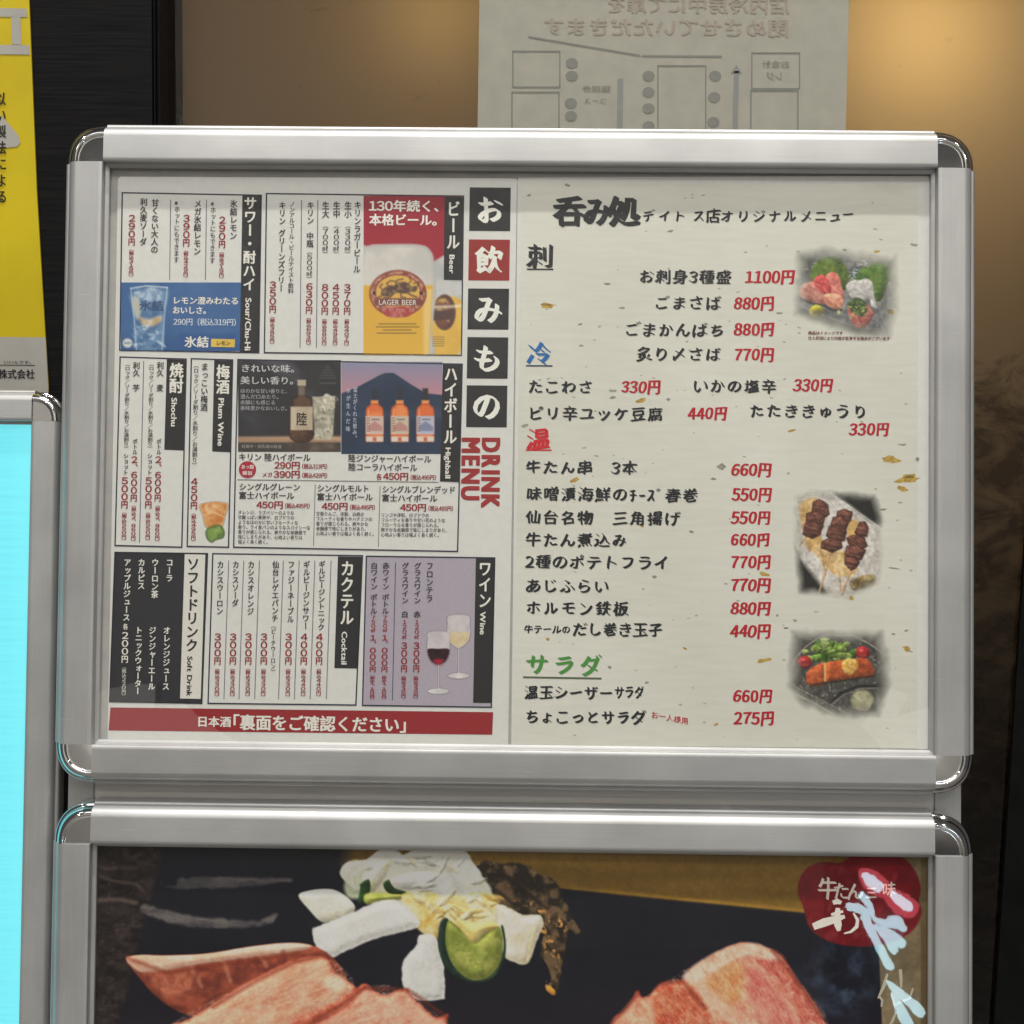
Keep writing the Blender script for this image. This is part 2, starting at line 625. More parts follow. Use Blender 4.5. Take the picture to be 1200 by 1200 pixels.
    def ell(s, cx, cy, rx, ry, col, soft=1.0, op=1.0, **k):
        n = 20
        return s.poly([(cx + rx * math.cos(i * 2 * math.pi / n), cy + ry * math.sin(i * 2 * math.pi / n)) for i in range(n)], col, soft=soft, op=op, **k)

    def line(s, pts, w, col, soft=0.7, op=1.0):
        d2 = np.full(s.X.shape, 1e9)
        for (a, b), (c, e) in zip(pts[:-1], pts[1:]):
            L2 = (c - a) ** 2 + (e - b) ** 2 + 1e-9
            t = np.clip(((s.X - a) * (c - a) + (s.Y - b) * (e - b)) / L2, 0, 1)
            d2 = np.minimum(d2, (s.X - a - t * (c - a)) ** 2 + (s.Y - b - t * (e - b)) ** 2)
        s.put(np.clip(.5 - (np.sqrt(d2) - w / 2) / (2 * soft), 0, 1) * op, col)

    def rect(s, x0, y0, x1, y1, col, soft=.6, op=1.0, **k):
        s.poly([(x0, y0), (x1, y0), (x1, y1), (x0, y1)], col, soft=soft, op=op, smooth=False, **k)

    def feather(s, pts, w, rough=2, seed=9):
        D = s.sdf(pts, False) + (s.noise(10, seed, 3) - .5) * 2 * rough
        s.a = s.a * np.clip(-D / w, 0, 1)

    def grain(s, amp=.12, seed=40):
        k = 1 + amp * 2 * (s.noise(3.2, seed, 2) - .5) + amp * 1.6 * (s.noise(9, seed + 1, 3) - .5)
        s.rgb = s.rgb * k[..., None]

    def build(s, name, d, parent, gain=0.0):
        ny, nx = s.X.shape
        r = AX @ np.stack([(s.X.ravel() - 600) / F_PX, (s.Y.ravel() - 600) / F_PX, np.ones(nx * ny)])
        t = (d - CAM_L[2]) / r[2]
        q = (CAM_L[:, None] + t * r).T - np.array(BASE[parent])
        me = bpy.data.meshes.new(name)
        idx = np.arange(nx * ny).reshape(ny, nx)
        f = np.stack([idx[:-1, :-1], idx[1:, :-1], idx[1:, 1:], idx[:-1, 1:]], -1).reshape(-1, 4)
        if s.a.min() < .004:                       # leave out what is not printed
            keep = s.a.ravel()[f].max(1) > .004
            f = f[keep]
        me.vertices.add(nx * ny); me.vertices.foreach_set('co', q.astype(np.float32).ravel())
        me.loops.add(f.size); me.loops.foreach_set('vertex_index', f.ravel().astype(np.int32))
        me.polygons.add(len(f)); me.polygons.foreach_set('loop_start', np.arange(0, f.size, 4, dtype=np.int32))
        me.polygons.foreach_set('loop_total', np.full(len(f), 4, np.int32))
        c = np.clip(s.rgb, 0, 255) / 255
        c = np.where(c <= .04045, c / 12.92, ((c + .055) / 1.055) ** 2.4) / KEXP
        if gain:                                   # brightens the big poster print, making up for weaker light on it
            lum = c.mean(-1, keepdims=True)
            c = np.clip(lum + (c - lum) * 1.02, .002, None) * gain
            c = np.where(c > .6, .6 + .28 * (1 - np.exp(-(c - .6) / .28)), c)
        at = me.color_attributes.new('print', 'FLOAT_COLOR', 'POINT')
        at.data.foreach_set('color', np.concatenate([np.clip(c, .004, .88), s.a[..., None]], -1).astype(np.float32).ravel())
        me.materials.append(M_PIC)
        me.update(calc_edges=True)
        o = bpy.data.objects.new(name, me)
        COL.objects.link(o)
        o.parent = parent
        BASE[o] = BASE[parent]
        return o


# ------------------------------------------------------------------ setting: floor, wall, window
M_FLOOR = noise_mat('floor_stone', (0.10, 0.09, 0.085), (0.16, 0.15, 0.14), 9, rough=0.35)
fl = mesh_obj('floor', [(-3, -5, 0), (3, -5, 0), (3, 1.0, 0), (-3, 1.0, 0)], [(0, 1, 2, 3)], M_FLOOR, None)
fl['kind'] = 'structure'

# opposite side of the corridor, behind the camera: what the chrome and the clear covers mirror
M_FARWALL = noise_mat('far_wall_plaster', (.30, .29, .27), (.36, .35, .33), 3, rough=.8)
fw_ = mesh_obj('far_wall', [(-3, -4.4, 0), (-3, -4.4, 3.0), (3, -4.4, 3.0), (3, -4.4, 0), (-3, -4.5, 0), (-3, -4.5, 3.0), (3, -4.5, 3.0), (3, -4.5, 0)],
               [(0, 1, 2, 3), (4, 7, 6, 5), (0, 4, 5, 1), (1, 5, 6, 2), (2, 6, 7, 3)], M_FARWALL, None)
fw_['kind'] = 'structure'

YW = 0.20         # front of the dark wall
M_WOOD = noise_mat('black_wood_laminate', (0.007, 0.007, 0.008), (0.017, 0.0165, 0.0165), 8, (2, 60, 60), 0.5, 0, 0.25, 5, (0.45, 0.6), (0.3, 0.75), .05)
xw = PW(178, 80, YW)[0]
wl = mesh_obj('wall', [(-1.6, YW, 0), (xw, YW, 0), (xw, YW, 2.6), (-1.6, YW, 2.6),
                       (-1.6, YW + .1, 0), (xw, YW + .1, 0), (xw, YW + .1, 2.6), (-1.6, YW + .1, 2.6)],
              [(0, 1, 2, 3), (1, 5, 6, 2), (4, 0, 3, 7), (3, 2, 6, 7), (5, 4, 7, 6)], M_WOOD, None)
wl['kind'] = 'structure'
xs0, xs1, xs2 = xw + .0012, PW(182, 80, YW)[0], PW(187, 80, YW + .004)[0]
box('edge_strip', (xs0, YW + .001, 0), (xs1 - .0006, YW + .1, 2.6), M_WOOD, wl, 0.0008)
box('edge_strip', (xs1 + .0006, YW + .004, 0), (xs2, YW + .1, 2.6), M_WOOD, wl, 0.0008)

# shop window: clear pane in front, a translucent screen with a faint pine print behind it
YG = YW + .03
YS = YG + .05
win = thing('shop_window', (0.35, YG, 0), 'tinted shop window with warm blurred glow behind the menu stand', 'window', mat=None)
mesh_obj('pane', [(xs2, YG, 0.02), (1.5, YG, 0.02), (1.5, YG, 2.55), (xs2, YG, 2.55)], [(0, 1, 2, 3)], M_GLASS, win)


def screen_mat():
    m = bpy.data.materials.new('translucent_screen')
    m.use_nodes = True
    nt = m.node_tree
    nt.nodes.remove(nt.nodes['Principled BSDF'])
    out = nt.nodes['Material Output']
    L = nt.links.new
    tc = nt.nodes.new('ShaderNodeTexCoord')
    sep = nt.nodes.new('ShaderNodeSeparateXYZ')
    L(tc.outputs['Object'], sep.inputs[0])
    # pine boughs: warped noise, kept to a band of heights
    mp = nt.nodes.new('ShaderNodeMapping')
    mp.inputs['Scale'].default_value = (15, 15, 21)
    mp.inputs['Rotation'].default_value = (0, RAD(24), 0)
    nz = nt.nodes.new('ShaderNodeTexNoise')
    nz.inputs['Scale'].default_value = 1.5
    nz.inputs['Detail'].default_value = 9
    nz.inputs['Roughness'].default_value = .68
    nz.inputs['Distortion'].default_value = .6
    L(tc.outputs['Object'], mp.inputs[0]); L(mp.outputs[0], nz.inputs['Vector'])
    band = nt.nodes.new('ShaderNodeValToRGB')
    band.color_ramp.elements[0].position, band.color_ramp.elements[0].color = 0.0, (1, 1, 1, 1)
    band.color_ramp.elements[1].position, band.color_ramp.elements[1].color = 1.0, (0, 0, 0, 1)
    hz = nt.nodes.new('ShaderNodeMapRange')
    z_hi, z_lo = PW(1170, 380, YS)[2], PW(1170, 480, YS)[2]
    hz.inputs[1].default_value, hz.inputs[2].default_value = z_lo, z_hi
    L(sep.outputs['Z'], hz.inputs[0]); L(hz.outputs[0], band.inputs[0])
    ad = nt.nodes.new('ShaderNodeMath'); ad.operation = 'MULTIPLY_ADD'
    ad.inputs[1].default_value = 0.24; ad.inputs[2].default_value = -0.17
    L(band.outputs[0], ad.inputs[0])
    sm = nt.nodes.new('ShaderNodeMath'); sm.operation = 'ADD'
    L(nz.outputs['Fac'], sm.inputs[0]); L(ad.outputs[0], sm.inputs[1])
    cr = nt.nodes.new('ShaderNodeValToRGB')
    cr.color_ramp.elements[0].position, cr.color_ramp.elements[0].color = .47, (1, 1, 1, 1)
    cr.color_ramp.elements[1].position, cr.color_ramp.elements[1].color = .64, (.36, .33, .32, 1)
    L(sm.outputs[0], cr.inputs[0])
    # the film gets denser downwards (printed ground)
    gz = nt.nodes.new('ShaderNodeMapRange')
    gz.inputs[1].default_value, gz.inputs[2].default_value = PW(1170, 930, YS)[2], PW(1170, 250, YS)[2]
    gz.inputs[3].default_value, gz.inputs[4].default_value = 0.10, 1.0
    L(sep.outputs['Z'], gz.inputs[0])
    mu = nt.nodes.new('ShaderNodeVectorMath'); mu.operation = 'SCALE'
    L(cr.outputs[0], mu.inputs[0]); L(gz.outputs[0], mu.inputs['Scale'])
    c1 = nt.nodes.new('ShaderNodeVectorMath'); c1.operation = 'MULTIPLY'; c1.inputs[1].default_value = (.040, .032, .026)
    c2 = nt.nodes.new('ShaderNodeVectorMath'); c2.operation = 'MULTIPLY'; c2.inputs[1].default_value = (.80, .62, .34)
    L(mu.outputs[0], c1.inputs[0]); L(mu.outputs[0], c2.inputs[0])
    df = nt.nodes.new('ShaderNodeBsdfDiffuse'); tl = nt.nodes.new('ShaderNodeBsdfTranslucent')
    L(c1.outputs[0], df.inputs[0]); L(c2.outputs[0], tl.inputs[0])
    ash = nt.nodes.new('ShaderNodeAddShader')
    L(df.outputs[0], ash.inputs[0]); L(tl.outputs[0], ash.inputs[1]); L(ash.outputs[0], out.inputs['Surface'])
    return m


o = mesh_obj('screen', [(xs2 - .05, YS, 0.02), (1.5, YS, 0.02), (1.5, YS, 2.55), (xs2 - .05, YS, 2.55)], [(0, 1, 2, 3)], screen_mat(), win)
M_LIGHTBLOCK = noise_mat('light_block_lining', (.16, .13, .10), (.20, .165, .13), 6, rough=.8)  # unseen box added behind the screen to keep world light out
hx0, hx1, hy = xs2 - .051, 1.502, YS + .5
mesh_obj('light_block_box', [(hx0, YS - .002, .018), (hx1, YS - .002, .018), (hx1, YS - .002, 2.552), (hx0, YS - .002, 2.552),
                   (hx0, hy, .018), (hx1, hy, .018), (hx1, hy, 2.552), (hx0, hy, 2.552)],
         [(4, 5, 6, 7), (0, 1, 5, 4), (1, 2, 6, 5), (2, 3, 7, 6), (3, 0, 4, 7)], M_LIGHTBLOCK, win)
xp = [PW(1215, 400, YG - .002), PW(1163, 1200, YG - .002)]
dx = (xp[1][0] - xp[0][0]) / (xp[1][2] - xp[0][2])
xb, xt = xp[0][0] + dx * (0 - xp[0][2]), xp[0][0] + dx * (1.45 - xp[0][2])
mesh_obj('door_stile', [(xb, YG - .006, 0), (xb + .3, YG - .006, 0), (xt + .3, YG - .006, 1.45), (xt, YG - .006, 1.45),
                        (xb, YG - .001, 0), (xb + .3, YG - .001, 0), (xt + .3, YG - .001, 1.45), (xt, YG - .001, 1.45)],
         [(0, 1, 2, 3), (4, 7, 6, 5), (0, 3, 7, 4), (3, 2, 6, 7), (1, 5, 6, 2), (0, 4, 5, 1)], noise_mat('black_stile', (.004, .004, .004), (.008, .008, .008), 40, rough=.6, spec=.1), win)


def glow(px, py, back, power, rad, col):
    x, y, z = PW(px, py, YS)
    l = bpy.data.lights.new('window_lamp_fill', 'POINT')
    l.energy, l.color, l.shadow_soft_size = power, col, rad
    ob = bpy.data.objects.new('window_lamp_fill', l)
    COL.objects.link(ob)
    ob.location = (x, YS + back, z)


glow(1082, 36, .10, 0.34, .02, (1.0, .77, .42))
glow(512, 14, .07, 0.058, .02, (1.0, .76, .36))
glow(330, 60, .40, 0.155, .05, (1.0, .87, .77))  # this and the next two: added fill for the brown of the screen
glow(1150, 60, .32, 0.17, .05, (1.0, .86, .74))
glow(1190, 470, .34, 0.13, .05, (1.0, .86, .74))

# notice paper taped to the inside of the pane: seen from its back, the print shows through mirrored
M_NOTICE = noise_mat('thin_notice_paper', (0.47, 0.455, 0.385), (0.53, 0.51, 0.43), 60, rough=0.8)
YN = YG + .0065


def wq(name, px, y, mat, parent):
    return mesh_obj(name, [PW(x, yy, y) for x, yy in reversed(px)], [tuple(range(len(px)))], mat, parent)


a, b_, c, dd = (563, -70), (997, -70), (988, 260), (558, 260)
lo = PW(775, 260, YN)
note = thing('notice_paper', lo, 'pale notice sheet with mirrored floor plan stuck behind the window glass', 'notice', mat=None)
front = [PW(x, y, YN) for x, y in (dd, c, b_, a)]
mesh_obj('sheet', front + [(p[0], p[1] + .0004, p[2]) for p in front],
         [(0, 1, 2, 3), (7, 6, 5, 4), (0, 4, 5, 1), (1, 5, 6, 2), (2, 6, 7, 3), (3, 7, 4, 0)], M_NOTICE, note)
FAINT = ink((132, 133, 126))
FAINT2 = ink((140, 143, 140))


def wline(name, x0, y0, x1, y1, w, mat):
    L = math.hypot(x1 - x0, y1 - y0)
    nx, ny = -(y1 - y0) / L * w / 2, (x1 - x0) / L * w / 2
    return wq(name, [(x0 + nx, y0 + ny), (x0 - nx, y0 - ny), (x1 - nx, y1 - ny), (x1 + nx, y1 + ny)][::-1], YN - .0003, mat, note)


def wrect(x0, y0, x1, y1):
    for q in ((x0 - .8, y0, x1 + .8, y0), (x0 - .8, y1, x1 + .8, y1), (x0, y0 + .8, x0, y1 - .8), (x1, y0 + .8, x1, y1 - .8)):
        wline('plan_line', *q, 1.7, FAINT)


wrect(601, 60, 656, 102)
wrect(600, 108, 655, 170)
wrect(771, 77, 827, 175)
wrect(881, 62, 937, 104)
wrect(880, 106, 935, 175)
wline('plan_line', 619, 43, 750, 65, 2.2, FAINT)
wline('plan_line', 753, 65.5, 846, 66, 2.2, FAINT)
wline('plan_arrow', 863, 83, 861, 170, 6, FAINT2)
wq('plan_arrow', [(863, 76), (870, 86), (856, 86)], YN - .0003, FAINT2, note)
wline('plan_arrow', 727, 92, 726, 170, 7, FAINT2)
for cx, cy in [(670, 74), (670, 89), (669, 121), (669, 136), (760, 89), (760, 108), (760, 127), (760, 148), (838, 89), (837, 114), (836, 143)]:
    wq('plan_seat', [(cx + 7.3 * math.cos(k * .4488), cy + 6.2 * math.sin(k * .4488)) for k in range(14)], YN - .0003, FAINT, note)
NOTE_TEXT = [('店内冷房中にて扉を', 710, 925, 5, 21), ('閉めさせていただきます', 636, 925, 31, 22), ('お会計', 892, 926, 75, 9), ('レジ', 898, 918, 89, 10),
             ('整理券', 682, 716, 104, 8), ('コース', 684, 712, 118, 7)]

# yellow poster on the dark wall
yp = [(-60, -60), (31.5, -60), (34, 0), (43, 225), (56.5, 452), (57.5, 540), (-60, 540)]
pos = thing('wall_poster', PW(10, 540, YW - .0015), 'yellow poster with white band and black writing on the dark wall', 'poster', mat=None)
YP = YW - .0025
M_YEL = noise_mat('yellow_poster_print', tuple(alb((196, 176, 22))[:3]), tuple(alb((172, 150, 14))[:3]), 7, rough=.3)
M_WHP = noise_mat('poster_white_print', tuple(alb((150, 147, 140))[:3]), tuple(alb((163, 160, 152))[:3]), 20, rough=.35)
fr_ = [PW(x, y, YP) for x, y in reversed(yp)]
n_ = len(fr_)
mesh_obj('poster_sheet', fr_ + [(p[0], YW - .0008, p[2]) for p in fr_],
         [tuple(range(n_)), tuple(range(2 * n_ - 1, n_ - 1, -1))] + [(i, i + n_, (i + 1) % n_ + n_, (i + 1) % n_) for i in range(n_)], M_YEL, pos)
YP2 = YP - .0004
wq('white_band', [(-60, 394), (53.3, 395.5), (56.5, 452), (57.5, 540), (-60, 540)], YP2, M_WHP, pos)
wq('printed_stroke', [(-60, 8), (31, 10), (32, 20), (-60, 19)], YP2, M_WHP, pos)
wq('printed_stroke', [(-60, 52), (34, 53), (35, 64), (-60, 63)], YP2, M_WHP, pos)
wq('printed_stroke', [(13, 19.5), (24, 20), (25, 52.5), (14, 52)], YP2, M_WHP, pos)
wq('printed_stroke', [(-4, 133), (4, 138), (21, 158), (24, 167), (20, 172), (8, 173), (-12, 174)], YP2, M_WHP, pos)
POSTER_TEXT = [('V', '以い製法による', 0.5, 106, 240, 13), ('H', '株式会社', -2, 41, 438, 11.5), ('H', '．いいんです。', -2, 40, 424, 4)]
wq('printed_line', [(-30, 427), (41, 427.6), (41, 428.5), (-30, 428)], YP2 - .0002, ink((60, 60, 62)), pos)
for s_, x0, x1, y, sz in NOTE_TEXT:
    H(note, s_, x0, x1, y, sz, (163, 152, 138) if sz > 15 else (146, 142, 132), 'g', YN - .0003, pl='mirror')
for k_, s_, *g_ in POSTER_TEXT:
    if k_ == 'V':
        V(pos, s_, *g_, (40, 38, 30), 'g', YP2 - .0003, pl='wall')
    else:
        H(pos, s_, *g_, (38, 38, 44) if g_[3] > 8 else (90, 90, 90), 'g', YP2 - .0003, pl='wall')

# ------------------------------------------------------------------ snap frames
FW, FH = 0.634, 0.460
RAILW = 0.0285
PROF = [(0.0010, -.0120), (0.0, -.0112), (0.0, .0008), (.0004, .0018), (.0012, .0025), (.0022, .0028), (.0028, .0027), (.0031, .0031), (.0033, .0044), (.0038, .0060),
        (.0048, .0077), (.0062, .0090), (.0078, .0099), (.0092, .0103), (.0096, .01037), (.0100, .01040), (.0250, .01075), (.0256, .01076), (.0270, .0106), (.0279, .0101),
        (.0283, .0093), (.0283, .0040), (.0300, .0036), (.0310, .0030), (.0310, -.0010)]


def rail(parent, side, u0, u1, v0, v1, k=1.0, d0=0.0):
    """one extruded rail of a snap frame; side: top, bottom, left, right."""
    verts, faces = [], []
    n = len(PROF)
    cap = RAILW * k
    for e in (0, 1):
        for a, h in PROF:
            a, h = a * k, h * k + d0
            if side == 'top':
                verts.append((u0 + cap if e == 0 else u1 - cap, v1 - a, h))
            elif side == 'bottom':
                verts.append((u1 - cap if e == 0 else u0 + cap, v0 + a, h))
            elif side == 'left':
                verts.append((u0 + a, v0 + cap if e == 0 else v1 - cap, h))
            else:
                verts.append((u1 - a, v1 - cap if e == 0 else v0 + cap, h))
    for i in range(n - 1):
        faces.append((i, i + 1, i + 1 + n, i + n))
    faces.append(tuple(range(n - 1, -1, -1)))
    faces.append(tuple(range(n, 2 * n)))
    o = mesh_obj('rail', verts, faces, M_ALU_H if side in ('top', 'bottom') else M_ALU_V, parent)
    bm = bmesh.new(); bm.from_mesh(o.data)
    bmesh.ops.recalc_face_normals(bm, faces=bm.faces[:])
    for f in bm.faces:
        f.smooth = len(f.verts) == 4
    bm.to_mesh(o.data); bm.free()
    o.data.set_sharp_from_angle(angle=RAD(28))
    return o


CAPP = [(0.0, .0084), (.0120, .0084), (.0172, .0084), (.0178, .0084), (.0184, .0088), (.0190, .0094), (.0197, .0096), (.0206, .0095), (.0218, .0089), (.0230, .0079), (.0240, .0065),
        (.0246, .0050), (.0248, .0036), (.0252, .0031), (.0262, .0029), (.0269, .0022), (.0273, .0008), (.0273, -.0110)]


def corner_cap(parent, cu, cv, su, sv, k=1.0, d0=0.0):
    """quarter-round chromed corner; (cu, cv) inner corner, su/sv direction of the outer corner."""
    N = 20
    verts, faces = [], []
    m = len(CAPP)
    for i in range(N + 1):
        a = math.pi / 2 * i / N
        # a slightly squared quarter round
        sq = 1 + 0.045 * math.sin(2 * a) ** 2
        for r, h in CAPP:
            rr = r * k * (sq if r > .015 else 1 + (sq - 1) * r / .015)
            verts.append((cu + su * rr * math.cos(a), cv + sv * rr * math.sin(a), h * k + d0))
    for i in range(N):
        for j in range(m - 1):
            q = (i * m + j, i * m + j + 1, (i + 1) * m + j + 1, (i + 1) * m + j)
            faces.append(q if j else (q[0], q[1], q[2]))
    o = mesh_obj('corner_cap', verts, faces, M_CHROME, parent, True)
    bm = bmesh.new(); bm.from_mesh(o.data)
    bmesh.ops.remove_doubles(bm, verts=bm.verts[:], dist=1e-6)
    bmesh.ops.recalc_face_normals(bm, faces=bm.faces[:])
    up = sum(f.normal.z * f.calc_area() for f in bm.faces)
    if up < 0:
        bmesh.ops.reverse_faces(bm, faces=bm.faces[:])
    bm.to_mesh(o.data); bm.free()
    o.data.set_sharp_from_angle(angle=RAD(50))
    return o


def snap_frame(root, u0, u1, v0, v1, k=1.0, d0=0.0, backing=True):
    for s in ('top', 'bottom', 'left', 'right'):
        rail(root, s, u0, u1, v0, v1, k, d0)
    c = RAILW * k
    for su in (-1, 1):
        for sv in (-1, 1):
            corner_cap(root, (u0 + c - .0002) if su < 0 else (u1 - c + .0002), (v0 + c - .0002) if sv < 0 else (v1 - c + .0002), su, sv, k, d0)
    if backing:
        g = .0125 * k
        box('backing_board', (u0 + g, v0 + g, d0 - .009), (u1 - g, v1 - g, d0 - .0004), M_BACK, root)


mf = thing('menu_frame', (0, -FH / 2, 0), 'landscape aluminium snap frame with chrome corners holding the drink and dish menus', 'frame')
snap_frame(mf, -FW / 2, FW / 2, -FH / 2, FH / 2)
DC = .0034
def film(root, u0, u1, v0, v1, mat):
    # clear film, clamped all round under the rails; a single skin
    return quad('cover_sheet', [(u0, v0, DC), (u1, v0, DC), (u1, v1, DC), (u0, v1, DC)], mat, root)


film(mf, -FW / 2 + .0255, FW / 2 - .0255, -FH / 2 + .0255, FH / 2 - .0255, M_COVER)

# lower frame: same width, top edge measured in the photograph
LT = P(600, 944, 0.0)[1]
LB = LT - 0.881
LU0, LU1 = P(60.5, 1010, .004)[0], P(1141.5, 1010, .004)[0]
pf = thing('poster_frame', (0, LB, 0), 'tall aluminium snap frame with chrome corners holding the grilled meat poster', 'frame')
snap_frame(pf, LU0, LU1, LB, LT)
film(pf, LU0 + .0255, LU1 - .0255, LB + .0255, LT - .0255, cover_mat('poster_cover_sheet', 1.0, .035))

# ------------------------------------------------------------------ stand behind the frames
ZF = -(ORI.z) / math.cos(LEAN)              # v of the floor
st = thing('sign_stand', (0, ZF + .02, -.02), 'silver sign stand with two upright posts carrying both frames', 'stand')
pl0, pl1 = P(79, 930, -.013)[0], P(111, 930, -.013)[0]
pr0, pr1 = P(1094, 945, -.013)[0], P(1127, 945, -.013)[0]
for a, b in ((pl0, pl1), (pr0, pr1)):
    box('post', (a, ZF + .004, -.040), (b, FH / 2 - .03, -.0135), M_ALU_V, st, .0012)
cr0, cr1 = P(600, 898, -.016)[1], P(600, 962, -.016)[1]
box('cross_rail', (pl1 + .0004, cr1, -.034), (pr0 - .0004, cr0, -.0125), noise_mat('lit_satin_cross_rail', (.66, .64, .62), (.74, .72, .70), 6, (3, 260, 260), .4, .25), st, .0008)  # paler copy of the rail metal, stands in for light missing in the gap
for a, b in ((pl0, pl1), (pr0, pr1)):
    # rear prop leg from the top of the post back to the floor
    t0, t1 = (FH / 2 - .06, -.041), (ZF + .012, -.20)
    mesh_obj('prop_leg', [(a, t0[0], t0[1]), (b, t0[0], t0[1]), (b, t0[0] - .03, t0[1]), (a, t0[0] - .03, t0[1]),
                          (a, t1[0], t1[1] - .02), (b, t1[0], t1[1] - .02), (b, t1[0], t1[1]), (a, t1[0], t1[1])],
             [(0, 1, 2, 3), (4, 7, 6, 5), (0, 4, 5, 1), (1, 5, 6, 2), (2, 6, 7, 3), (3, 7, 4, 0)], M_ALU_V, st)

# ------------------------------------------------------------------ lit panel beside the stand
DL = -.030
KL = .80
lr = P(73.5, 520, DL + .008)[0]
lt = P(20, 456, DL + .008)[1]
lf = thing('light_panel', (lr - .25, ZF + .03, DL), 'cyan glowing light panel in a silver frame beside the menu stand', 'light panel')
lu0, lv0 = lr - .50, ZF + .03
snap_frame(lf, lu0, lr, lv0, lt, KL, DL, True)


def lit_mat():
    m, nt, b = new_mat('cyan_lit_face')
    tc = nt.nodes.new('ShaderNodeTexCoord')
    mp = nt.nodes.new('ShaderNodeMapping')
    mp.inputs['Scale'].default_value = (10, 330, 1)
    nz = nt.nodes.new('ShaderNodeTexNoise')
    nz.inputs['Scale'].default_value = 1.0
    nz.inputs['Detail'].default_value = 3
    cr = nt.nodes.new('ShaderNodeValToRGB')
    cr.color_ramp.elements[0].position, cr.color_ramp.elements[0].color = .3, (.10, .60, .70, 1)
    cr.color_ramp.elements[1].position, cr.color_ramp.elements[1].color = .62, (.15, .80, .90, 1)
    L = nt.links.new
    L(tc.outputs['Object'], mp.inputs[0]); L(mp.outputs[0], nz.inputs['Vector']); L(nz.outputs['Fac'], cr.inputs[0])
    sx_ = nt.nodes.new('ShaderNodeSeparateXYZ')
    gr = nt.nodes.new('ShaderNodeMapRange')          # edge-lit: paler towards the lamps in the side rail
    gr.inputs[1].default_value, gr.inputs[2].default_value = .18, .232
    mxc = nt.nodes.new('ShaderNodeMix'); mxc.data_type = 'RGBA'
    mxc.inputs['B'].default_value = (.21, .84, .92, 1)
    L(tc.outputs['Object'], sx_.inputs[0]); L(sx_.outputs['X'], gr.inputs[0]); L(gr.outputs[0], mxc.inputs['Factor'])
    L(cr.outputs[0], mxc.inputs['A']); L(mxc.outputs['Result'], b.inputs['Emission Color'])
    b.inputs['Emission Strength'].default_value = 0.88
    setp(b, Base_Color=(.05, .2, .22, 1), Roughness=.4)
    return m


box('lit_face', (lu0 + .0225, lv0 + .0225, DL), (lr - .0225, lt - .0225, DL + .0008), lit_mat(), lf)

# ------------------------------------------------------------------ drink menu sheet
D0, D1, D2, D3, D4 = .0005, .00062, .00074, .00086, .00098
BLK, NAVY, RED, REDB, WHT = (42, 42, 44), (46, 48, 66), (138, 36, 44), (150, 52, 54), (214, 212, 204)
TXT = (54, 54, 58)
dm = thing('drink_menu', P(365, 872, 0), 'white laminated drink menu sheet with boxed drink lists beside the dish menu', 'menu')
slab('paper', [(141, 207), (604, 209), (606, 211), (595.5, 874), (126, 869), (138.2, 210)], 0, D0, M_PAPER, dm)


def panel(px, fill=None, border=NAVY, w=1.6):
    p = pquad('printed_panel', px, D1, ink(fill) if fill else M_PAPER, dm)
    frame_lines('panel_border', px, w, D2, ink(border), p)
    return p


def strip(p, px, col=BLK):
    return pquad('header_strip', px, D2, ink(col), p)


def price(p, big, small, x, y0, y1, y2, sz=8.6, s2=5.4, dx=-.7):
    V(p, big, x, y0, y1, sz, RED, 'b', D3)
    if small:
        V(p, small, x + dx, y1 + 1.5, y2, s2 + .5, RED, 'b', D3)


# --- sours
p = panel([(142.5, 225), (307, 228), (304, 414), (139.5, 411)])
strip(p, [(284, 228.5), (306, 229), (303, 413.5), (281, 413)])
V(p, 'サワー・酎ハイ', 293.6, 230, 341, 15, WHT, 'b', D3)
R(p, 'Sour/Chu-Hi', 291.5, 349, 411, 9.5, WHT, 'b', D3)
V(p, '氷結レモン', 274, 234, 281, 8.8, TXT, 'g', D3)
price(p, '290円', '（税込319円）', 260.6, 253, 291, 329)
V(p, '※ホットにもできます', 250, 235, 309, 6.8, TXT, 'r', D3)
V(p, 'メガ氷結レモン', 232, 234, 299, 8.8, TXT, 'g', D3)
price(p, '390円', '（税込429円）', 218.8, 251, 289, 328)
V(p, '※ホットにもできます', 207.8, 234, 308, 6.8, TXT, 'r', D3)
V(p, '甘くない大人の', 182, 233, 297, 8.8, TXT, 'g', D3)
V(p, '利久麦ソーダ', 168.6, 232, 288, 8.8, TXT, 'g', D3)
price(p, '290円', '（税込319円）', 154.8, 251, 288, 327)
for x in (242, 200):
    pline('rule_line', x, 234, x - 1.2, 328, 1, D2, ink((95, 92, 108)), p)
pc = Pic(141.5, 331, 283, 411.5, 1.2, (62, 98, 146))
pc.put((pc.noise(30, 2, 4) - .35) * 1.2, (46, 84, 134))
pc.put((pc.Y - 385) / 60, (40, 70, 116))
pc.poly([(153, 338), (196, 337), (192, 372), (190, 412), (160, 412), (157, 372)], (112, 144, 176), (70, 104, 142), 9, 3, 1.5, op=.75)
pc.poly([(155, 350), (162, 347), (165, 362), (163, 374), (158, 370)], (216, 198, 150), (190, 190, 176), 5, 4, 2, op=.8)
pc.poly([(164, 372), (174, 374), (188, 370), (189, 376), (180, 382), (168, 382)], (196, 160, 110), (226, 214, 190), 6, 5, 2, op=.85)
pc.poly([(164, 344), (176, 336), (190, 342), (188, 352), (170, 352)], (196, 210, 220), (130, 158, 186), 5, 6, 1.5, op=.7)
for k in range(15):
    rr = random.Random(k)
    x, y = rr.uniform(156, 190), rr.uniform(338, 408)
    if 350 < y < 380:
        continue
    pc.poly([(x + rr.uniform(-8, 8), y + rr.uniform(-6, 6)) for _ in range(5)], (198, 212, 222), (110, 140, 170), 4, k, 1.2, op=.75)
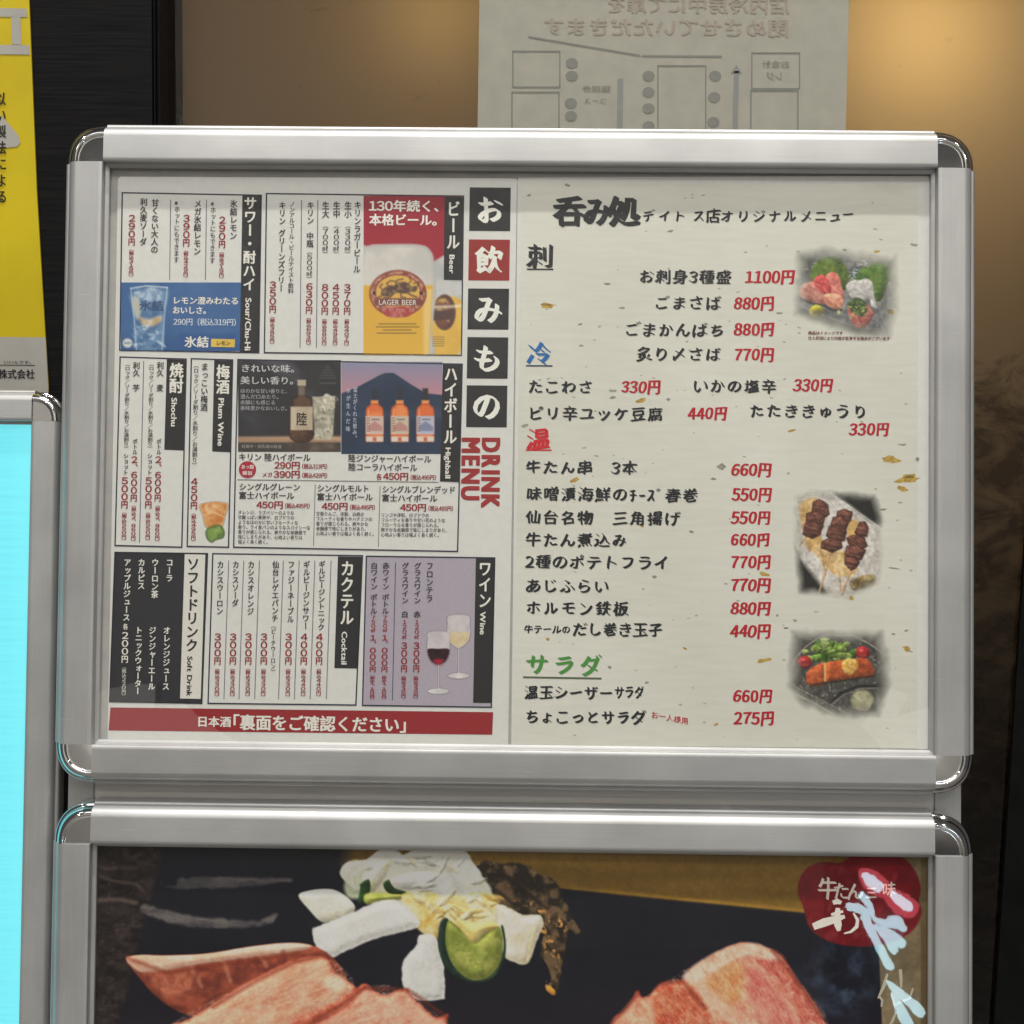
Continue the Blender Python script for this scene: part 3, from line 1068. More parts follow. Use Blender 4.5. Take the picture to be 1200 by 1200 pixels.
pc.line([(153.5, 338), (157, 372), (160, 410)], 1.2, (190, 205, 215), op=.7)
pc.line([(196, 337), (192.5, 372), (190, 410)], 1.6, (190, 205, 215), op=.6)
pc.line([(153, 338), (172, 335), (196, 337)], 1.4, (205, 215, 220), op=.8)
pc.ell(149.5, 402, 5.6, 5.4, (196, 198, 196))
pc.line([(146.5, 402), (152.5, 402)], 2.2, (90, 110, 140), op=.6)
pc.rect(208, 391, 276, 411, (46, 82, 134), soft=1.5, op=.8)
pc.build('printed_picture', D2, p)
H(p, '氷結', 163, 192, 358, 13, (62, 84, 118), 'g', D3)
H(p, 'レモン澄みわたる', 202, 280, 352, 9.4, WHT, 'b', D3)
H(p, 'おいしさ。', 202, 247, 363.3, 9.4, WHT, 'b', D3)
H(p, '290円（税込319円）', 203, 282, 377, 9, (196, 204, 212), 'r', D3)
H(p, '氷結', 216, 245, 400.5, 14, WHT, 'g', D3)
pquad('yellow_tag', [(247.5, 397), (275.5, 397.6), (275, 407), (247.2, 406.5)], D3, ink((206, 176, 80)), p)
H(p, 'レモン', 253, 270, 402, 5.6, (70, 60, 36), 'b', D4)

# --- beer
p = panel([(311.5, 226), (544, 229), (541.5, 417), (309, 414)])
pc = Pic(426, 229.5, 541, 416, 1.3, (152, 34, 50))
pc.put((300 - pc.Y) / 150, (124, 30, 42))
pc.poly([(500, 345), (506, 318), (512, 304), (542, 304), (542, 420), (500, 420)], (190, 190, 188), (170, 172, 172), 20, 1, 1.5)
pc.poly([(505, 355), (542, 352), (542, 395), (534, 420), (505, 420)], (206, 166, 76), (216, 178, 84), 18, 2, 1.5)
pc.ell(521, 366, 13, 21, (92, 62, 58), 1.2)
pc.ell(519, 366, 9.5, 17, (178, 146, 88), 1.5, col2=(110, 70, 60), nscale=6, seed=4)
pc.rect(508, 364, 531, 375, (84, 62, 62), soft=1.2)
pc.line([(506, 360), (534, 359), (541, 358)], 2.4, (232, 222, 196), 2, .9)
pc.poly([(424, 420), (424, 300), (431, 288), (450, 286), (492, 286.5), (505, 294), (509, 308), (511, 345), (506, 385), (504, 420)], (186, 183, 177), (200, 197, 190), 26, 3, 1.2, edge=(170, 168, 166), ew=5)
pc.put(np.clip((pc.Y - 333) / 3, 0, 1) * np.clip((508.5 - (pc.Y - 333) * .06 - pc.X) / 2, 0, 1), (208, 162, 62))
pc.put(np.clip((pc.Y - 337) / 3, 0, 1) * np.clip((507.5 - (pc.Y - 333) * .06 - pc.X) / 1.5, 0, 1) * np.clip((pc.X - 494) / 4, 0, 1) * .55, (226, 206, 160))
pc.put(np.clip((pc.Y - 380) / 60, 0, 1) * np.clip((500 - pc.X) / 3, 0, 1) * .6, (216, 176, 74))
pc.ell(466.3, 344, 33.6, 27.6, (132, 56, 52), 1.0)
pc.ell(466.3, 344, 32, 26, (122, 58, 54), 1.0, col2=(190, 150, 120), nscale=3.2, seed=6, gain=1.2)
pc.ell(466.3, 342.5, 27, 21, (120, 44, 42), 1.0)
pc.ell(466.3, 342.5, 26, 20, (206, 164, 82), 1.0)
pc.rect(439, 349.5, 493.5, 358, (116, 68, 64), soft=1)
pc.poly([(450, 360), (483, 360), (480, 370), (466, 372), (452, 370)], (160, 64, 64), (180, 110, 104), 4, 2, 1)
# emblem: a leaping four-legged creature with mane and tail
pc.poly([(447, 343), (452, 337), (460, 334), (468, 330), (476, 331), (482, 335), (488, 336), (487, 341), (480, 342), (474, 344), (466, 344), (458, 347), (452, 347)], (84, 62, 54), (128, 102, 74), 3.4, 5, .9, rough=1.6, gain=2)
for ln, w_ in (([(452, 345), (446, 347), (443, 349)], 2), ([(460, 345), (456, 349), (450, 349)], 2), ([(476, 342), (482, 346), (488, 348)], 2.2), ([(470, 343), (470, 348), (475, 349)], 2), ([(449, 340), (445, 336), (448, 333)], 1.8),
               ([(456, 336), (453, 332), (458, 329), (464, 330)], 1.8), ([(464, 332), (466, 328), (472, 327)], 1.8), ([(478, 333), (482, 329), (480, 326)], 1.6), ([(486, 338), (490, 335), (489, 331), (485, 332)], 1.8)):
    pc.line(ln, w_, (92, 70, 58), .9, .8)
pc.ell(438.5, 343.5, 1.8, 1.8, (40, 34, 36)); pc.ell(493.5, 343.5, 1.8, 1.8, (40, 34, 36))
for i, (a, b) in enumerate(((444, 488), (441, 490), (449, 482), (442, 488))):
    for x in np.arange(a, b, 2.1):
        pc.line([(x, 379.5 + i * 3.6), (x + 1.3, 379.6 + i * 3.6)], 1.3, (112, 92, 52), .6, .75)
for i in range(5):
    for x in np.arange(507, 521, 2):
        pc.line([(x, 395 + i * 2.6), (x + 1.2, 395 + i * 2.6)], 1, (120, 98, 58), .6, .7)
pc.build('printed_picture', D2, p)
H(p, 'LAGER BEER', 443.5, 488.5, 353.8, 8.6, (206, 198, 190), 'r', D3)
H(p, '130年続く、', 432, 524, 241, 14.5, (226, 220, 214), 'b', D3)
H(p, '本格ビール。', 432.5, 521, 257.3, 14.5, (226, 220, 214), 'b', D3)
pquad('header_strip', [(521, 230.5), (543.2, 231), (542, 328.5), (520, 328)], D3, ink(BLK), p)
V(p, 'ビール', 531.6, 235, 293, 15.5, WHT, 'b', D4)
R(p, 'Beer', 530, 298, 321, 8.5, WHT, 'b', D4)
V(p, 'キリンラガービール', 419.3, 235.5, 320, 8.4, TXT, 'g', D3)
for x, n, ml, big, sm in ((408, '生小', '（330ml）', '370円', '（税込407円）'), (394.6, '生中', '（400ml）', '450円', '（税込495円）'), (381.8, '生大', '（700ml）', '800円', '（税込880円）')):
    V(p, n, x, 236, 255.5, 8.6, TXT, 'g', D3)
    V(p, ml.replace('ml', '㎖'), x - .2, 261, 301, 7, TXT, 'r', D3)
    price(p, big, sm, x - .8, 332, 369, 408)
V(p, 'キリン　中瓶', 364, 236, 290, 8.6, TXT, 'g', D3)
V(p, '（500㎖）', 363, 291.5, 330, 7, TXT, 'r', D3)
price(p, '630円', '（税込693円）', 362.6, 331, 368, 407)
V(p, 'ノンアルコール・ビールテイスト飲料', 342.4, 236, 344, 6.8, TXT, 'r', D3)
V(p, 'キリン グリーンズフリー', 331, 236, 342, 8.4, TXT, 'g', D3)
price(p, '350円', '（税込385円）', 320, 329, 367, 406)
for x in (372.5, 353.4):
    pline('rule_line', x, 234.5, x - 1.8, 408, 1, D2, ink((95, 92, 108)), p)

# --- shochu
p = panel([(140, 417.5), (219, 420), (213.8, 642), (134, 640)])
strip(p, [(195.5, 421), (217.8, 421.8), (215, 528), (192.5, 527)])
V(p, '焼酎', 207, 425, 461, 16.5, WHT, 'b', D3)
R(p, 'Shochu', 204.5, 466, 500, 9, WHT, 'b', D3)
for dx, kind in ((0, '利久　麦'), (-28, '利久　芋')):
    V(p, kind, 188 + dx, 424, 459, 8.4, TXT, 'g', D3)
    V(p, '（ロック／ソーダ割り／水割り／お湯割り）', 178 + dx - .4, 424, 528, 6.2, TXT, 'r', D3)
    V(p, 'ボトル', 186.4 + dx, 514, 533, 6, TXT, 'g', D3)
    price(p, '2、600円', '（税込2、860円）', 185.6 + dx, 534, 588, 637, 8.2)
    V(p, 'ショット', 175.6 + dx, 531, 557, 6.2, TXT, 'g', D3)
    price(p, '500円', '（税込550円）', 174.4 + dx, 558.5, 596, 636)
pline('rule_line', 168.4, 423, 163.4, 636, 1, D2, ink((95, 92, 108)), p)

# --- plum wine
p = panel([(223.5, 419.5), (273.5, 421), (268.6, 642), (218.6, 641)])
strip(p, [(251, 422), (272.4, 422.6), (270, 530), (248.6, 529)])
V(p, '梅酒', 261.6, 427, 462, 16, WHT, 'b', D3)
R(p, 'Plum Wine', 259.6, 466, 523, 9, WHT, 'b', D3)
V(p, 'まっこい梅酒', 240, 425, 482, 8.6, TXT, 'g', D3)
V(p, '（ロック／ソーダ割り／水割り／お湯割り）', 230, 425, 548, 6.4, TXT, 'r', D3)
price(p, '450円', '（税込495円）', 227.8, 559.5, 597, 637)
pc = Pic(230, 584, 268, 640, 1.5, (205, 203, 195), 0.0)
pc.poly([(235, 590), (266, 589), (264, 606), (259, 619), (242, 619), (237, 604)], (206, 150, 92), (186, 116, 60), 7, 2, 1.0, edge=(190, 170, 150), ew=2.5)
pc.poly([(240, 592), (251, 588), (261, 592), (256, 602), (243, 602)], (224, 184, 136), (200, 140, 86), 5, 3, 1.5, op=.9)
pc.line([(238, 604), (250, 600), (263, 606)], 1.5, (236, 206, 160), 1, .6)
pc.poly([(241, 622), (247, 617), (258, 615), (263, 622), (262, 630), (253, 633), (248, 636), (242, 631)], (120, 146, 76), (84, 112, 50), 6, 4, 1.0, edge=(70, 96, 44), ew=3)
pc.ell(255, 622, 4, 3, (150, 172, 100), 2, .7)
pc.build('printed_picture', D2, p)

# --- highball
p = panel([(278, 420.5), (542.5, 426), (537, 647), (273, 642)])
pc = Pic(279, 422, 399.5, 529.5, 1.3, (44, 44, 48))
sm = np.clip(pc.noise(46, 5, 4, 1, 1.8, .7) * 2 - .85, 0, 1)
pc.put(sm * .8 * np.clip((515 - pc.Y) / 40, 0, 1), (98, 98, 110))
pc.put(np.clip((pc.X - 360) / 60, 0, 1) * .5, (38, 38, 42))
pc.rect(277, 511.5, 400, 519, (150, 122, 100), soft=1.4)
pc.put(np.clip((pc.X - 277) / 90, 0, 1) * np.exp(-((pc.Y - 514) / 3) ** 2) * .6, (206, 168, 132))
pc.rect(277, 519, 400, 531, (62, 58, 56), soft=1.2)
pc.rect(340, 519, 392, 530, (120, 98, 84), soft=5, op=.7, col2=(70, 58, 52), nscale=10)
pc.poly([(349, 447), (358, 447), (358.5, 463), (366, 470), (367, 514), (340, 514), (341, 472), (348, 463)], (62, 42, 34), (90, 66, 52), 14, 3, 1.0, edge=(42, 32, 30), ew=3)
pc.rect(348.5, 445, 358.5, 452, (172, 160, 142))
pc.rect(349.5, 452, 357.5, 463, (120, 112, 104), op=.7)
pc.rect(340.5, 476.5, 366.5, 504, (186, 172, 150), soft=.8, col2=(168, 152, 132), nscale=12)
pc.poly([(366, 465), (393, 464), (390, 515), (369, 515)], (140, 136, 122), (184, 178, 158), 6, 6, 1.0, smooth=False)
for k in range(12):
    rr = random.Random(50 + k)
    x, y = rr.uniform(371, 389), rr.uniform(468, 510)
    pc.poly([(x + rr.uniform(-7, 7), y + rr.uniform(-7, 7)) for _ in range(5)], (206, 200, 180), (104, 98, 86), 4, k, 1.2, op=.8)
pc.poly([(378, 466), (383, 461), (389, 466), (388, 472), (380, 472)], (214, 210, 196), (170, 164, 148), 4, 3, 1)
for y in np.arange(428, 446, 3):
    pc.line([(384 - (y - 426) * .55, y), (384 + (y - 426) * .55, y)], 1.0, (92, 92, 96), .8, .7)
pc.line([(376, 449), (393, 449)], 1.4, (100, 100, 104), .8, .7)
pc.build('printed_picture', D2, p)
for q, (x0, x1, y, z) in zip(('きれいな味。', '美しい香り。'), ((282, 352, 431.5, 10), (281.5, 351, 445.5, 10))):
    H(p, q, x0, x1, y, z, (186, 186, 188), 'r', D3)
for i, q in enumerate(('ほのかな甘い香りと、', '澄んだ口あたり。', '余韻にも感じる', '香味豊かなおいしさ。')):
    H(p, q, 281.5, (340, 330, 323, 340)[i], 458 + i * 6.7, 5.6, (150, 150, 154), 'r', D3)
V(p, '陸', 353.6, 482, 500, 13, (70, 62, 56), 'g', D3)
H(p, '妊娠中・授乳期の飲酒', 283, 330, 523, 4.4, (140, 136, 132), 'r', D3)
pc = Pic(400, 424, 518.5, 532, 1.3, (44, 62, 84))
sky = np.clip((pc.Y - 424) / 40, 0, 1)[..., None]
pc.rgb = np.array((128, 130, 156.)) * (1 - sky) + np.array((180, 128, 138.)) * sky
pc.poly([(398, 462), (420, 453), (446, 439), (452, 437), (461, 437), (466, 440), (484, 452), (500, 461), (520, 463), (520, 534), (398, 534)], (44, 58, 80), (36, 50, 72), 30, 3, .9, smooth=False)
pc.put(np.exp(-((pc.Y - 486) / 5) ** 2) * .25, (70, 92, 116))
for k, (bx, lab) in enumerate(((439, (196, 172, 164)), (468.5, (188, 176, 156)), (498.5, (170, 172, 190)))):
    pc.rect(bx - 3.2, 455, bx + 3.2, 469, (40, 46, 56) if k < 2 else (46, 44, 48), soft=1)
    pc.rect(bx - 4.4, 469, bx + 4.4, 474, (222, 140, 82), soft=1)
    pc.poly([(bx - 4, 473), (bx + 4, 473), (bx + 9.5, 477.5), (bx + 10.6, 482), (bx + 10.6, 516), (bx + 9, 518), (bx - 9, 518), (bx - 10.6, 516), (bx - 10.6, 482), (bx - 9.5, 477.5)], (208, 104, 58), (222, 132, 78), 12, k + 2, .9, edge=(176, 76, 42), ew=3, smooth=False)
    pc.rect(bx - 10.4, 487.5, bx + 10.4, 509, lab, soft=.8)
    pc.poly([(bx - 8, 500), (bx, 493.5), (bx + 9, 500), (bx + 9, 505), (bx - 8, 505)], (176, 130, 124) if k < 2 else (120, 128, 156), soft=1, smooth=False)
    for yy in np.arange(490, 508, 3):
        pc.line([(bx - 8.5, yy), (bx - 6.5, yy)], 1.5, (80, 72, 72), .7, .8)
    pc.line([(bx - 3, 491.5), (bx + 5, 491.5)], 1.6, (90, 78, 76), .7, .7)
    pc.rect(bx - 10, 511.5, bx + 10, 517.5, (206, 196, 186), soft=1)
    pc.rect(bx - 2, 512.5, bx + 2, 517, (186, 90, 60), soft=1)
    pc.line([(bx - 7.5, 480), (bx - 7.5, 508)], 1.2, (240, 190, 150), 1, .5)
pc.build('printed_picture', D2, p)
V(p, '富士がくれた恵み。', 416.5, 453, 517, 5.4, (170, 176, 188), 'r', D3)
V(p, '水が生んだ味', 408.5, 453, 507, 5.4, (170, 176, 188), 'r', D3)
pquad('header_strip', [(519, 427), (541.4, 427.6), (538, 565), (515.5, 564)], D3, ink(BLK), p)
V(p, 'ハイボール', 528.6, 429, 521, 16, WHT, 'b', D4)
R(p, 'Highball', 525.5, 524, 561, 8.5, WHT, 'b', D4)
H(p, 'キリン 陸ハイボール', 279.5, 364, 535.4, 9.4, TXT, 'g', D3)
ro = [(290 + 10.2 * math.cos(k * .3142), 550.3 + 10 * math.sin(k * .3142)) for k in range(20)]
pquad('red_badge', ro, D3, ink((158, 44, 62)), p)
H(p, 'あっ間', 282.5, 297.5, 547, 5.2, (216, 196, 192), 'b', D4)
H(p, '極旨', 284, 296, 554.3, 5.2, (216, 196, 192), 'b', D4)


def hprice(big, small, x0, xm, x1, y, pre=None):
    if pre:
        H(p, pre[0], pre[1], x0 - 1.5, y + .6, pre[2], RED, 'g', D3)
    H(p, big, x0, xm, y, 10, RED, 'b', D3)
    H(p, small, xm - 1.5, x1 + 1.5, y + 1.2, 6.4, RED, 'b', D3)


hprice('290円', '（税込319円）', 321.5, 352, 385.5, 545)
hprice('390円', '（税込429円）', 320.8, 352, 385.5, 555.6, ('メガ', 307, 6))
H(p, '陸ジンジャーハイボール', 408, 505.5, 537, 9.4, TXT, 'g', D3)
H(p, '陸コーラハイボール', 408, 489, 547.2, 9.4, TXT, 'g', D3)
hprice('450円', '（税込495円）', 449, 479, 513, 558, ('各', 441, 8))
pline('rule_line', 278, 562.2, 514, 565.2, 1, D2, ink((110, 108, 112)), p)
pline('rule_line', 369.4, 567.5, 367.4, 640, 1, D2, ink((120, 118, 122)), p)
pline('rule_line', 445.4, 569.5, 443.4, 641, 1, D2, ink((120, 118, 122)), p)
for t1, x0, x1, x2, y, pr, dl in (
        ('シングルグレーン', 280, 352, 345, 570.3, (300.5, 332, 365), ('オレンジ、ラズベリーのような', '甘酸っぱい果実や、白ブドウの', 'ようなほのかに甘いフルーティな', '香り。ライ麦パンのようなスパイシーな', '香りが感じられる。爽やかな余韻感で', '味にしまりがあり、心地よい香りは', '程よく長く続く。')),
        ('シングルモルト', 371.5, 433, 437, 572, (377, 408, 441.5), ('甘熟りんご、洋梨、白桃の', 'フルーティな香りやハチミツの', '香りが感じられる。爽やかな', '余韻感で味にしまりがあり、', '心地よい香りは程よく長く続く。')),
        ('シングルブレンデッド', 447.5, 534, 512.5, 573.4, (469, 500, 533), ('リンゴや洋梨、白ブドウの', 'フルーティな香りや甘い花のような', 'フローラルな香りが感じられる。', '爽やかな余韻感で味にしまりがあり、', '心地よい香りは程よく長く続く。'))):
    H(p, t1, x0, x1, y, 9.2, TXT, 'g', D3)
    H(p, '富士ハイボール', x0 - .3, x2, y + 10, 9.2, TXT, 'g', D3)
    hprice('450円', '（税込495円）', *pr, y + 21)
    for i, q in enumerate(dl):
        H(p, q, x0 - 1.2, x0 - 1.2 + len(q) * 4.72, y + 30 + i * 5.75, 5.2, (70, 70, 72), 'r', D3)

# --- soft drinks
p = panel([(134, 646.5), (244, 648), (237.2, 825), (127.6, 823)], (46, 46, 50), (40, 40, 46))
strip(p, [(216.5, 649.5), (240.6, 650), (235.2, 819), (211, 818.5)], (206, 204, 196))
V(p, 'ソフトドリンク', 226.6, 653, 764, 15, (44, 44, 46), 'b', D3)
R(p, 'Soft Drink', 222.8, 769, 816, 8.4, (44, 44, 46), 'b', D3)
for s_, x, y0, y1 in (('コーラ', 198.8, 654.5, 682), ('オレンジジュース', 195.6, 734, 809), ('ウーロン茶', 182, 654.5, 701), ('ジンジャーエール', 178.8, 734, 809), ('カルピス', 166, 654.5, 691), ('トニックウォーター', 162.8, 734, 814), ('アップルジュース', 149.4, 654.5, 728)):
    V(p, s_, x, y0, y1, 8.6, WHT, 'b', D3)
V(p, '各', 147.2, 730.5, 738, 6, WHT, 'g', D3)
V(p, '200円', 146.8, 740, 777, 8.4, WHT, 'b', D3)
V(p, '（税込220円）', 145.6, 779, 818, 5.2, (190, 188, 182), 'g', D3)

# --- cocktails
p = panel([(248.6, 648), (425.6, 650.4), (417.8, 827), (243, 825)])
strip(p, [(396, 652), (424, 652.4), (419.4, 783.4), (391.8, 783)])
V(p, 'カクテル', 407.4, 656.5, 733, 16.5, WHT, 'b', D3)
R(p, 'Cocktail', 404, 740, 779, 9, WHT, 'b', D3)
for s_, x, y1, pr, tx in (('ギルビージントニック', 377.4, 739, '400円', '（税込440円）'), ('ギルビージンサワー', 359.4, 738, '400円', '（税込440円）'), ('ファジーネーブル', 341.4, 730, '300円', '（税込330円）'),
                         ('カシスオレンジ', 294.4, 721, '300円', '（税込330円）'), ('カシスソーダ', 276.4, 711, '300円', '（税込330円）'), ('カシスウーロン', 258.4, 720.5, '300円', '（税込330円）')):
    V(p, s_, x, 657, y1, 8.2, TXT, 'g', D3)
    price(p, pr, tx, x - 3, 741.5, 779, 819)
V(p, '仙台レゲエパンチ', 323.2, 657, 729, 8.2, TXT, 'g', D3)
V(p, '（ピーチウーロン）', 320.6, 729.5, 791, 6.2, TXT, 'r', D3)
price(p, '300円', '（税込330円）', 309.6, 741.5, 779, 819)
for x in (388, 369, 350.6, 332, 304, 285.6, 268):
    pline('rule_line', x, 657, x - 5.6, 819.5, 1, D2, ink((104, 100, 112)), p)

# --- wine
p = panel([(428.6, 651), (580.6, 653), (576.6, 829.6), (424, 827.4)], (162, 154, 166))
strip(p, [(557.6, 654), (580, 654.2), (576.4, 824), (554.4, 823.6)])
V(p, 'ワイン', 568.6, 657, 713, 15.5, WHT, 'b', D3)
R(p, 'Wine', 566.2, 717, 744, 9, WHT, 'b', D3)
V(p, 'フロンテラ', 503.8, 658.5, 706, 8.4, TXT, 'g', D3)
for s_, x, ml, pr, tx in (('グラスワイン　赤', 489.6, '120㎖', '300円', '（税込330円）'), ('グラスワイン　白', 475.2, '120㎖', '300円', '（税込330円）'),
                         ('赤ワイン ボトル', 452.4, '750㎖', '1、000円', '（税込1、100円）'), ('白ワイン ボトル', 438.6, '750㎖', '1、000円', '（税込1、100円）')):
    V(p, s_, x, 659, 724 if x > 470 else 720, 8.4, TXT, 'g', D3)
    V(p, ml, x - 1, 726 if x > 470 else 721, 749 if x > 470 else 741, 5.4, RED, 'g', D3)
    price(p, pr, tx, x - 1.4, 752 if x > 470 else 743.5, 788, 821, 8)
pline('rule_line', 463.6, 659, 459.8, 821, 1, D2, ink((84, 80, 104)), p)
pc = Pic(496, 715, 556, 820, 1.5, (162, 154, 166), 0.0)


def wineglass(x0, x1, ytop, ywine, ybowl, ybase, c1, c2):
    m = (x0 + x1) / 2
    hw = (x1 - x0) / 2
    pc.poly([(m - hw * .84, ytop), (m + hw * .84, ytop), (m + hw * .96, (ytop + ywine) / 2), (m + hw, ywine), (m + hw * .78, ybowl - 7), (m + hw * .25, ybowl), (m - hw * .25, ybowl), (m - hw * .78, ybowl - 7), (m - hw, ywine), (m - hw * .96, (ytop + ywine) / 2)], (196, 190, 190), (182, 175, 180), 9, 3, .9, edge=(176, 170, 174), ew=2)
    pc.poly([(m - hw * .92, ywine), (m, ywine - .6), (m + hw * .92, ywine), (m + hw * .72, ybowl - 7), (m + hw * .2, ybowl - 1.2), (m - hw * .2, ybowl - 1.2), (m - hw * .72, ybowl - 7)], c1, c2, 7, 2, .9)
    pc.line([(m, ybowl), (m, ybase - 3)], 2.0, (176, 170, 176), .8)
    pc.line([(m + .5, ybowl), (m + .5, ybase - 3)], .7, (206, 200, 202), .6)
    pc.ell(m, ybase - 1, hw * .92, 3.6, (190, 185, 186), .9, col2=(210, 206, 204), nscale=6, seed=8)


wineglass(523.5, 551.5, 721, 741.5, 759, 793, (206, 190, 160), (196, 176, 138))
wineglass(500, 527.6, 740.5, 761, 780, 811, (56, 26, 34), (38, 20, 28))
pc.poly([(508, 773), (520, 773), (516, 778.5), (511, 778.5)], (150, 30, 52), soft=1.4)
pc.build('printed_picture', D2, p)

# --- bottom banner and title squares
p = pquad('red_banner', [(129.4, 829), (578, 834.6), (576.8, 861), (127.2, 856)], D1, ink((140, 42, 46)), dm)
H(p, '日本酒', 230.5, 271, 845.4, 13, WHT, 'b', D2)
H(p, '「裏面をご確認ください」', 262, 487, 846, 19, WHT, 'b', D2, slope=-.004)
for ch, (x0, y0, x1, y1), c in (('お', (550.5, 219.5, 598.6, 270.5), (44, 44, 46)), ('飲', (549.5, 280.5, 597.6, 328.5), (140, 46, 44)), ('み', (548.6, 338, 596.6, 386), (44, 44, 46)), ('も', (547.8, 395, 595.6, 443.5), (44, 44, 46)), ('の', (547, 451.5, 594.6, 500.5), (44, 44, 46))):
    p = pquad('title_square', [(x0, y0), (x1, y0 + .4), (x1 - .8, y1 + .4), (x0 - .8, y1)], D1, ink(c), dm)
    m = (x0 + x1) / 2 - .4
    H(p, ch, m - 17, m + 17, (y0 + y1) / 2, 35, (222, 220, 212), 'brushb', D2)
R(dm, 'DRINK', 576.6, 512.5, 598, 29, (148, 46, 48), 'h', D1)
R(dm, 'MENU', 553, 512.5, 589, 29, (148, 46, 48), 'h', D1)

# ------------------------------------------------------------------ dish menu sheet
def washi():
    m, nt, b = new_mat('washi_print_paper')
    L = nt.links.new
    tc = nt.nodes.new('ShaderNodeTexCoord')
    def nz(scale, st, det=3):
        mp = nt.nodes.new('ShaderNodeMapping'); mp.inputs['Scale'].default_value = st
        t = nt.nodes.new('ShaderNodeTexNoise'); t.inputs['Scale'].default_value = scale; t.inputs['Detail'].default_value = det
        L(tc.outputs['Object'], mp.inputs[0]); L(mp.outputs[0], t.inputs['Vector'])
        return t
    a = nz(7, (1, 1, 1), 5)
    f = nz(40, (1, 7, 1), 4)
    c1 = nt.nodes.new('ShaderNodeValToRGB')
    c1.color_ramp.elements[0].position, c1.color_ramp.elements[0].color = .32, alb((196, 195, 184))
    c1.color_ramp.elements[1].position, c1.color_ramp.elements[1].color = .7, alb((208, 207, 198))
    L(a.outputs['Fac'], c1.inputs[0])
    mr = nt.nodes.new('ShaderNodeMapRange'); mr.inputs[1].default_value, mr.inputs[2].default_value = .3, .7
    mr.inputs[3].default_value, mr.inputs[4].default_value = .96, 1.03
    L(f.outputs['Fac'], mr.inputs[0])
    hs = nt.nodes.new('ShaderNodeHueSaturation')
    L(c1.outputs[0], hs.inputs['Color']); L(mr.outputs[0], hs.inputs['Value']); L(hs.outputs[0], b.inputs['Base Color'])
    setp(b, Roughness=.6)
    b.inputs['Specular IOR Level'].default_value = .3
    return m


fm = thing('dish_menu', P(845, 876, 0), 'cream flecked paper dish menu sheet with brush lettering and food photos', 'menu')
slab('sheet', [(608, 208), (1088, 206), (1089.5, 209), (1087.5, 878), (599, 873.6), (606.6, 210)], .0001, D0 - .0001, M_PAPER, fm)
pp = pquad('washi_print', [(612, 214), (1076, 216.5), (1074.6, 877), (601.5, 873)], D0 + .0001, washi(), fm)
# flecks of bark and gold in the paper
GOLD = noise_mat('gold_fleck', tuple(alb((190, 160, 78))[:3]), tuple(alb((150, 118, 48))[:3]), 500, rough=.45)
GREY = noise_mat('bark_fleck', tuple(alb((150, 150, 136))[:3]), tuple(alb((118, 118, 106))[:3]), 500, rough=.6)
rg = random.Random(11)


def fleck(cx, cy, w, h, ang, mat, n=11, dz=0.0):
    pts = []
    for k in range(n):
        a = 2 * math.pi * k / n
        r = rg.uniform(.6, 1.1)
        x, y = w / 2 * r * math.cos(a), h / 2 * r * math.sin(a)
        pts.append((cx + x * math.cos(ang) - y * math.sin(ang), cy + x * math.sin(ang) + y * math.cos(ang)))
    v = [P(x, y, D1 + .00004 + dz) for x, y in reversed(pts)]
    return mesh_obj('paper_fleck', v, [tuple(range(n))], mat, pp)


for cx, cy, w, h, a in ((641, 358, 18, 8, 0), (642, 357, 22, 2.6, .05), (751, 469.5, 15, 5, -.2), (1045, 539, 25, 10, .1), (1062, 562, 32, 9, -.12), (1058, 573, 18, 7, .35), (1066, 558, 20, 6, -.1), (673, 563, 14, 6, -.4), (895, 774, 20, 5, -.15), (896, 673, 14, 6, .25), (1063, 760, 12, 7, .5), (1028, 294.5, 8, 4, 0), (1043, 365, 10, 6, .6), (998, 701, 6, 6, 0), (928, 504.5, 12, 3, -.2), (642, 749, 5, 5, 0), (839, 849, 7, 3, -.3), (803, 760, 6, 3, .4), (752, 616, 7, 4, .6)):
    fleck(cx, cy, w, h, a, GOLD, 13)
for cx, cy, w, h, a in ((845, 547, 14, 9, -.1), (712, 333, 10, 3, .1), (729, 361, 9, 4, 0), (718, 458, 10, 3.5, 0), (718, 466, 8, 4, 0), (680, 380, 6, 3, -.3), (681, 405, 6, 2.5, 0), (665, 217, 9, 4, .4), (620, 229, 7, 3, -.4), (785, 271, 9, 3, -.2), (1071, 287, 10, 4, .1), (913, 367, 8, 3.4, 0), (1035, 597, 10, 3, -.1), (1047, 666, 16, 2, .1), (932, 727, 7, 3.5, .3), (921, 736, 8, 3, 0), (1047, 743, 6, 3, 0), (1062, 739, 6, 2.6, -.2), (1058, 521, 11, 3, 0), (911, 721, 4, 4, 0), (1075, 538, 6, 5, 0), (957, 717, 8, 1.6, 0), (810, 623, 8, 3, .2), (758, 800, 7, 3, -.2), (714, 782, 6, 4, .4), (990, 293, 6, 2.6, 0), (615, 499, 9, 4, -.3), (783, 468, 5, 5, 0), (767, 676, 7, 4, .1), (836, 561, 8, 3, .1), (924, 555, 4, 3, 0)):
    fleck(cx, cy, w, h, a, GREY, 9)
vs, fs = [], []
for k in range(150):
    x, y = rg.uniform(616, 1070), rg.uniform(222, 868)
    w_, a_ = rg.uniform(1.2, 3.2), rg.uniform(-.6, .6)
    pts = [(x + w_ * math.cos(t + a_) * rg.uniform(.6, 1.2), y + .45 * w_ * math.sin(t)) for t in np.arange(0, 6.2, 1.25)]
    o_ = len(vs)
    vs += [P(u, v, D1) for u, v in reversed(pts)]
    fs.append(tuple(range(o_, o_ + len(pts))))
o = mesh_obj('fine_flecks', vs, fs, ink((160, 158, 142)), pp)
o['kind'] = 'stuff'
